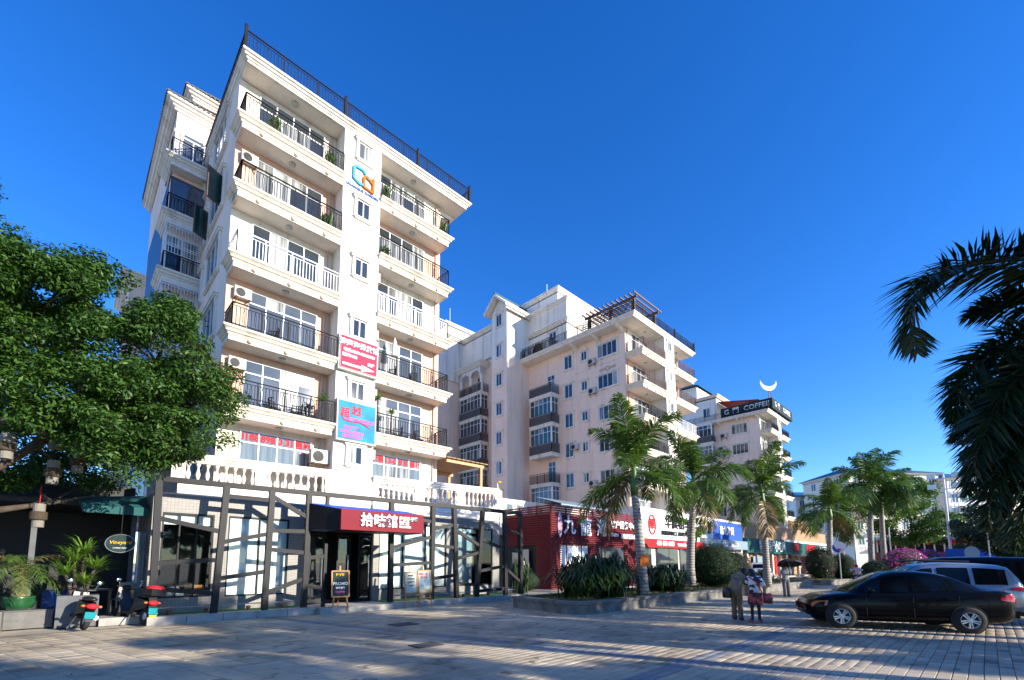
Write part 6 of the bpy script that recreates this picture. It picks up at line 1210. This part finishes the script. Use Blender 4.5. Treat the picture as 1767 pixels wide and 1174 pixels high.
MB().prism_xz([(.33*math.cos(2*math.pi*i/24),.25*math.sin(2*math.pi*i/24)) for i in range(24)],-.04,.04).build('board','chalkboard',ov,(0,0,0))
MB().tube([(.33*math.cos(2*math.pi*i/24),-.02,.25*math.sin(2*math.pi*i/24)) for i in range(25)],.022,6).build('rim','steel',ov,(0,0,0)); link('lettering',text_mesh('Vineyard',.14,.01,'letter_yellow',shear=.2),ov,(0,-.045,.03)); link('lettering',text_mesh('COFFEE WINE',.05,.008,'letter_white'),ov,(0,-.045,-.13)); MB().tube([(0,0,.25),(0,0,1.1)],.012,5).build('hanger','iron',ov,(0,0,0))
for i,(p,l) in enumerate((((-.65,16,5.2),'uppermost woven lantern hanging in the fig tree'),((-.34,16.4,4.93),'woven lantern just right of the uppermost one'),((-1.11,15.5,4.4),'leftmost woven lantern, half out at the edge'),((.14,16.6,4.4),'rightmost woven lantern under the fig tree'),((-.31,16,3.96),'woven lantern left of and below the rightmost one'),((-.5,16.5,2.89),'lowest woven lantern with a red cord'))):
    P = thing('hanging_lantern',l,'lantern',p,0,'woven lanterns in the fig tree')
    MB().lathe([(.12,-.30),(.12,.30),(.02,.31)],n=14).build('paper_drum','lantern_paper',P,(0,0,0)); MB().lathe([(.145,-.12),(.17,-.10),(.17,.08),(.145,.10)],n=16).build('woven_band','lantern_weave',P,(0,0,0)); MB().tube([(0,0,.3),(0,0,.75)],.01,5).build('cord','lantern_red' if i == 5 else 'iron',P,(0,0,0))
# ------------------------------------------------------------------ easels at the restaurant door
def easel(loc, rz, label, face, w, h, writing):
    P = thing('display_easel',label,'easel',loc,rz)
    for x in (-.26,.26): MB().bar((x*1.05,-.10,0),(x*.55,.10,1.0),.035).build('leg','easel_wood',P,(0,0,0))
    MB().bar((0,.42,0),(0,.12,1.35),.03).build('rear_leg','easel_wood',P,(0,0,0)); MB().bar((-.24,-.04,.34),(.24,-.04,.34),.03).build('cross_bar','easel_wood',P,(0,0,0)); MB().bar((0,.10,1.0),(0,.19,1.58),.05).build('mast','easel_wood',P,(0,0,0))
    B = MB(); tilt = lambda x,z: (x,-.06+.16*(z-.5),z)
    z0,z1 = .55,.55+h
    B.bar(tilt(-w/2,z0),tilt(w/2,z0),.04,.04); B.bar(tilt(-w/2,z1),tilt(w/2,z1),.04,.04); B.bar(tilt(-w/2,z0),tilt(-w/2,z1),.04,.04); B.bar(tilt(w/2,z0),tilt(w/2,z1),.04,.04); fr_ = B.build('frame','easel_wood',P,(0,0,0))
    q = [tilt(-w/2,z0),tilt(w/2,z0),tilt(w/2,z1),tilt(-w/2,z1)]; MB().add(q+[(a,b+.02,c) for a,b,c in q],[(0,1,2,3),(7,6,5,4),(0,4,5,1),(3,2,6,7)]).build('board',face,fr_,(0,0,0))
    for s,x,z,sz,m_ in writing:
        o = link('writing',text_mesh(s,sz,.004,m_,bold=.002),fr_,tilt(x,z+.0)); o.location.y -= .008; o.rotation_euler = (-.16,0,0)
easel((6.98,15.2,0),R(-14),'wooden easel with a dark menu poster by the restaurant step','chalkboard',.56,.86,[('椰子雞',0,1.28,.10,'letter_yellow'),('PROMO',0,.98,.14,'letter_white'),('美味套餐',0,.84,.08,'letter_white'),('今日推荐',-.02,.70,.08,'letter_pink')])
easel((9.72,15.1,0),R(-6),'easel with a pale text menu right of the door','menu_paper',.50,.78,[('营业时间',0,1.2,.05,'letter_black'),('欢迎光临 本店',0,1.08,.05,'letter_black'),('特色菜品 海鲜',0,.96,.05,'letter_black'),('预订电话',0,.82,.05,'letter_black')])
easel((10.35,15.1,0),R(-6),'easel with a colourful drink poster right of the text menu','poster_print',.52,.84,[('清凉一夏',-.05,1.25,.10,'letter_red'),('椰子冰',-.02,1.12,.10,'letter_red'),('CAFE 拾味館',0,.64,.09,'letter_yellow')])
# ------------------------------------------------------------------ balcony furniture and plants on the nearest block
def metal_chair(loc, rz, label):
    P = thing('balcony_chair',label,'chair',loc,rz,'wicker chairs on the balconies')
    link('seat',cached('bcs',lambda: MB().lathe([(.02,.40),(.22,.40),(.23,.43),(.02,.44)],n=14).mesh('seat','iron')),P,(0,0,0))
    link('backrest',cached('bcb',lambda: (lambda b:[b.bar((.22*math.cos(a),.22*math.sin(a),.43),(.25*math.cos(a),.25*math.sin(a),.82),.025) for a in [R(-80+20*i) for i in range(9)]] and b.tube([(.25*math.cos(R(-80+20*i)),.25*math.sin(R(-80+20*i)),.82) for i in range(9)],.018,5))(MB()).mesh('backrest','iron')),P,(0,0,0))
    for a in (45,135,225,315): link('leg',cached(('bcl',a),lambda: MB().bar((.18*math.cos(R(a)),.18*math.sin(R(a)),.41),(.22*math.cos(R(a)),.22*math.sin(R(a)),0),.025).mesh('leg','iron')),P,(0,0,0))
zfl = lambda k: ZF1[k]+.14
for i,(x,k,rz,l) in enumerate(((5.35,1,20,'round backed iron chair on the balcony above the tree tip'),(5.6,0,160,'iron chair at the left of the lowest left balcony'),(6.4,0,30,'iron chair in the middle of the lowest left balcony'),(7.0,0,200,'iron chair by the potted palm on the lowest left balcony'),(10.6,1,0,'iron chair under the folded parasol'),(11.9,1,180,'iron chair farther along the folded parasol balcony'),(11.0,0,20,'iron chair at the left of the lowest right balcony'),(12.2,0,170,'iron chair at the right of the lowest right balcony'))): metal_chair((x,18.55,zfl(k)),R(rz),l)
up = thing('folded_parasol','folded white parasol on the right balcony beside the rose sign','parasol',(10.75,18.5,zfl(1))); MB().tube([(0,0,0),(0,0,2.3)],.02,6).build('pole','steel',up,(0,0,0)); MB().lathe([(.04,1.35),(.17,1.38),(.14,1.7),(.08,2.1),(.02,2.3)],n=12).build('folded_canopy','paper_white',up,(0,0,0))
def pot_plant(loc, label, w, h, mat, n=90, seed=0, heads=None, lw=.02):
    P = strap_plant(loc,w,h,n,label,'potted plant',mat,seed,lw,'potted plants on the balconies',heads,'potted_plant')
    MB().lathe([(.10,-.22),(.14,0),(.13,.0),(.02,-.02)],n=12).build('pot','brick_brown',P,(0,0,0)); return P
for i,(x,y,z,l,w_,h_,m_,hd) in enumerate(((5.0,18.35,zfl(4)+.3,'yellow green plant behind the top left balcony railing',.7,.8,'leaf_bright',None),(7.3,18.35,zfl(4)+.3,'plant at the tower end of the top left balcony',.6,.9,'leaf_bright',None),(7.25,18.35,zfl(3)+.3,'bushy fern at the tower end of the second balcony from the top',.9,.7,'leaf_tree',None),
    (7.4,18.4,zfl(0)+.3,'tall spiky palm plant at the tower end of the lowest left balcony',.7,.6,'leaf_bright',[(0,0,.9)]),(9.9,18.4,zfl(0)+.3,'spiky plant just right of the blue sign board',.6,.4,'leaf_bright',[(0,0,1.6)]),(10.6,18.4,zfl(0)+.3,'second spiky plant right of the blue sign board',.6,.4,'leaf_bright',[(0,0,1.1)]),
    (9.95,18.35,zfl(4)+.3,'leafy plant at the tower end of the top right balcony',.6,.9,'leaf_tree',None),(13.3,18.35,zfl(4)+.3,'plant at the outer end of the top right balcony',.7,.7,'leaf_bright',None),(10.0,18.35,zfl(3)+.3,'leafy plant at the tower end of the second right balcony',.6,.6,'leaf_tree',None))): pot_plant((x,y,z),l,w_,h_,m_,90,50+i,hd)
# ------------------------------------------------------------------ poles, lamps and signs along the street
lm = thing('lamp_mast','tall white mast with a cluster of floodlights before the distant blocks','street lamp',(60,2.25,0))
MB().tube([(0,0,0),(0,0,10.0)],[.13,.08],10).build('pole','white_metal',lm,(0,0,0)); MB().bar((0,-.9,9.6),(0,.9,9.6),.06).bar((0,-.9,8.6),(0,.9,8.6),.06).build('cross_arm','white_metal',lm,(0,0,0))
for y in (-.85,.85):
    for z in (9.75,8.75): MB().box(-.25,y-.3,z-.12,.1,y+.3,z+.32).build('floodlight','steel',lm,(0,0,0))
sp_ = thing('round_sign','round white and blue sign on a grey pole over the second island','sign',(45,8.05,.3),-R(75)); MB().tube([(0,0,0),(0,0,2.7)],.05,8).build('pole','steel',sp_,(0,0,0)); MB().prism_xz([(.46*math.cos(2*math.pi*i/28),2.6+.46*math.sin(2*math.pi*i/28)) for i in range(28)],-.1,-.04).build('disc','sign_white',sp_,(0,0,0))
MB().prism_xz([(.43*math.cos(R(150+10*i)),2.6+.43*math.sin(R(150+10*i))) for i in range(24)][:12]+[(.1,2.25),(-.2,2.5)],-.12,-.101).build('emblem','letter_blue',sp_,(0,0,0)); MB().prism_xz([(-.25,2.38),(.25,2.38),(0,2.52)],-.135,-.121).build('emblem','letter_red',sp_,(0,0,0))
for x,y,h,l in ((46.2,7.2,3.9,'plain grey pole right of the round sign'),(58,6.3,5.0,'thin white pole by the twin palms'),(57,-.2,4.5,'thin pole among the dark trees')): t=thing('metal_pole',l,'pole',(x,y,.1)); MB().tube([(0,0,0),(0,0,h)],[.06,.045],8).build('shaft','steel',t,(0,0,0))
kb = thing('route_board','small blue and white notice board behind the bougainvillea','sign',(57,1.9,0),-R(80)); MB().box(-.6,-.05,1.4,.6,.05,2.9).build('panel','sign_blue',kb,(0,0,0)); MB().prism_xz([(1.05+.5*math.cos(2*math.pi*i/20),2.5+.6*math.sin(2*math.pi*i/20)) for i in range(20)],-.05,.05).build('oval_panel','steel_blue',kb,(0,0,0)); MB().box(-.55,-.04,0,-.45,.04,1.4).box(.45,-.04,0,.55,.04,1.4).build('legs','steel',kb,(0,0,0))
tt = thing('blue_tent','small blue pyramid tent behind the parked van','tent',(66,.6,0)); MB().add([(-1.8,-1.8,2.0),(1.8,-1.8,2.0),(1.8,1.8,2.0),(-1.8,1.8,2.0),(0,0,3.3)],[(0,1,4),(1,2,4),(2,3,4),(3,0,4)]).build('canopy','canopy_blue',tt,(0,0,0))
for x in (-1.7,1.7):
    for y in (-1.7,1.7): MB().tube([(x,y,0),(x,y,2.0)],.03,6).build('pole','steel',tt,(0,0,0))
nt_ = thing('paper_notice','orange paper notice tied to the nearest palm trunk','notice',(16.72,9.30,1.78),-R(40)); MB().add([(-.17,0,-.22),(.17,-.02,-.20),(.19,0,.2),(-.15,-.03,.24),(-.17,.01,-.22),(.17,-.01,-.20),(.19,.01,.2),(-.15,-.02,.24)],[(0,1,2,3),(7,6,5,4)]).build('sheet','logo_orange',nt_,(0,0,0))
bush((18.8,17.6,.1),(.9,.7,.6),'shrub with red flowers between the restaurant and the louvred shop',mat='leaf_bush',seed=31,per=1500,name='flowering_shrub',cat='shrub')
strap_plant((17.6,16.9,.1),1.3,1.9,200,'tall leafy plant behind the right end of the lattice',cat='plant',seed=33,mat='leaf_strap')
mc = thing('manhole_cover','dark rectangular drain cover in the paving near the restaurant','drain cover',(7.0,11.2,.004)); MB().box(-.35,-.25,0,.35,.25,.012).build('plate','asphalt',mc,(0,0,0))
mc = thing('manhole_cover','second dark drain cover nearer the camera','drain cover',(5.6,8.1,.004)); MB().box(-.3,-.22,0,.3,.22,.012).build('plate','asphalt',mc,(0,0,0))
r = np.random.default_rng(77); n = 90; p = np.stack([r.uniform(-1,14,n),r.uniform(4,15,n),np.full(n,.012)],1); a = r.uniform(0,6.28,n); d = np.stack([np.cos(a),np.sin(a),r.uniform(.05,.4,n)],1)*.06
W = np.stack([-np.sin(a),np.cos(a),0*a],1)*.022; V,F = quads(p,p+d*.5,p+d,W,.4,1,.1); tag(link('fallen_leaves',npmesh('fallen_leaves',V,F,'leaf_litter')),'dry yellow leaves scattered over the paving','leaves',kind='stuff')
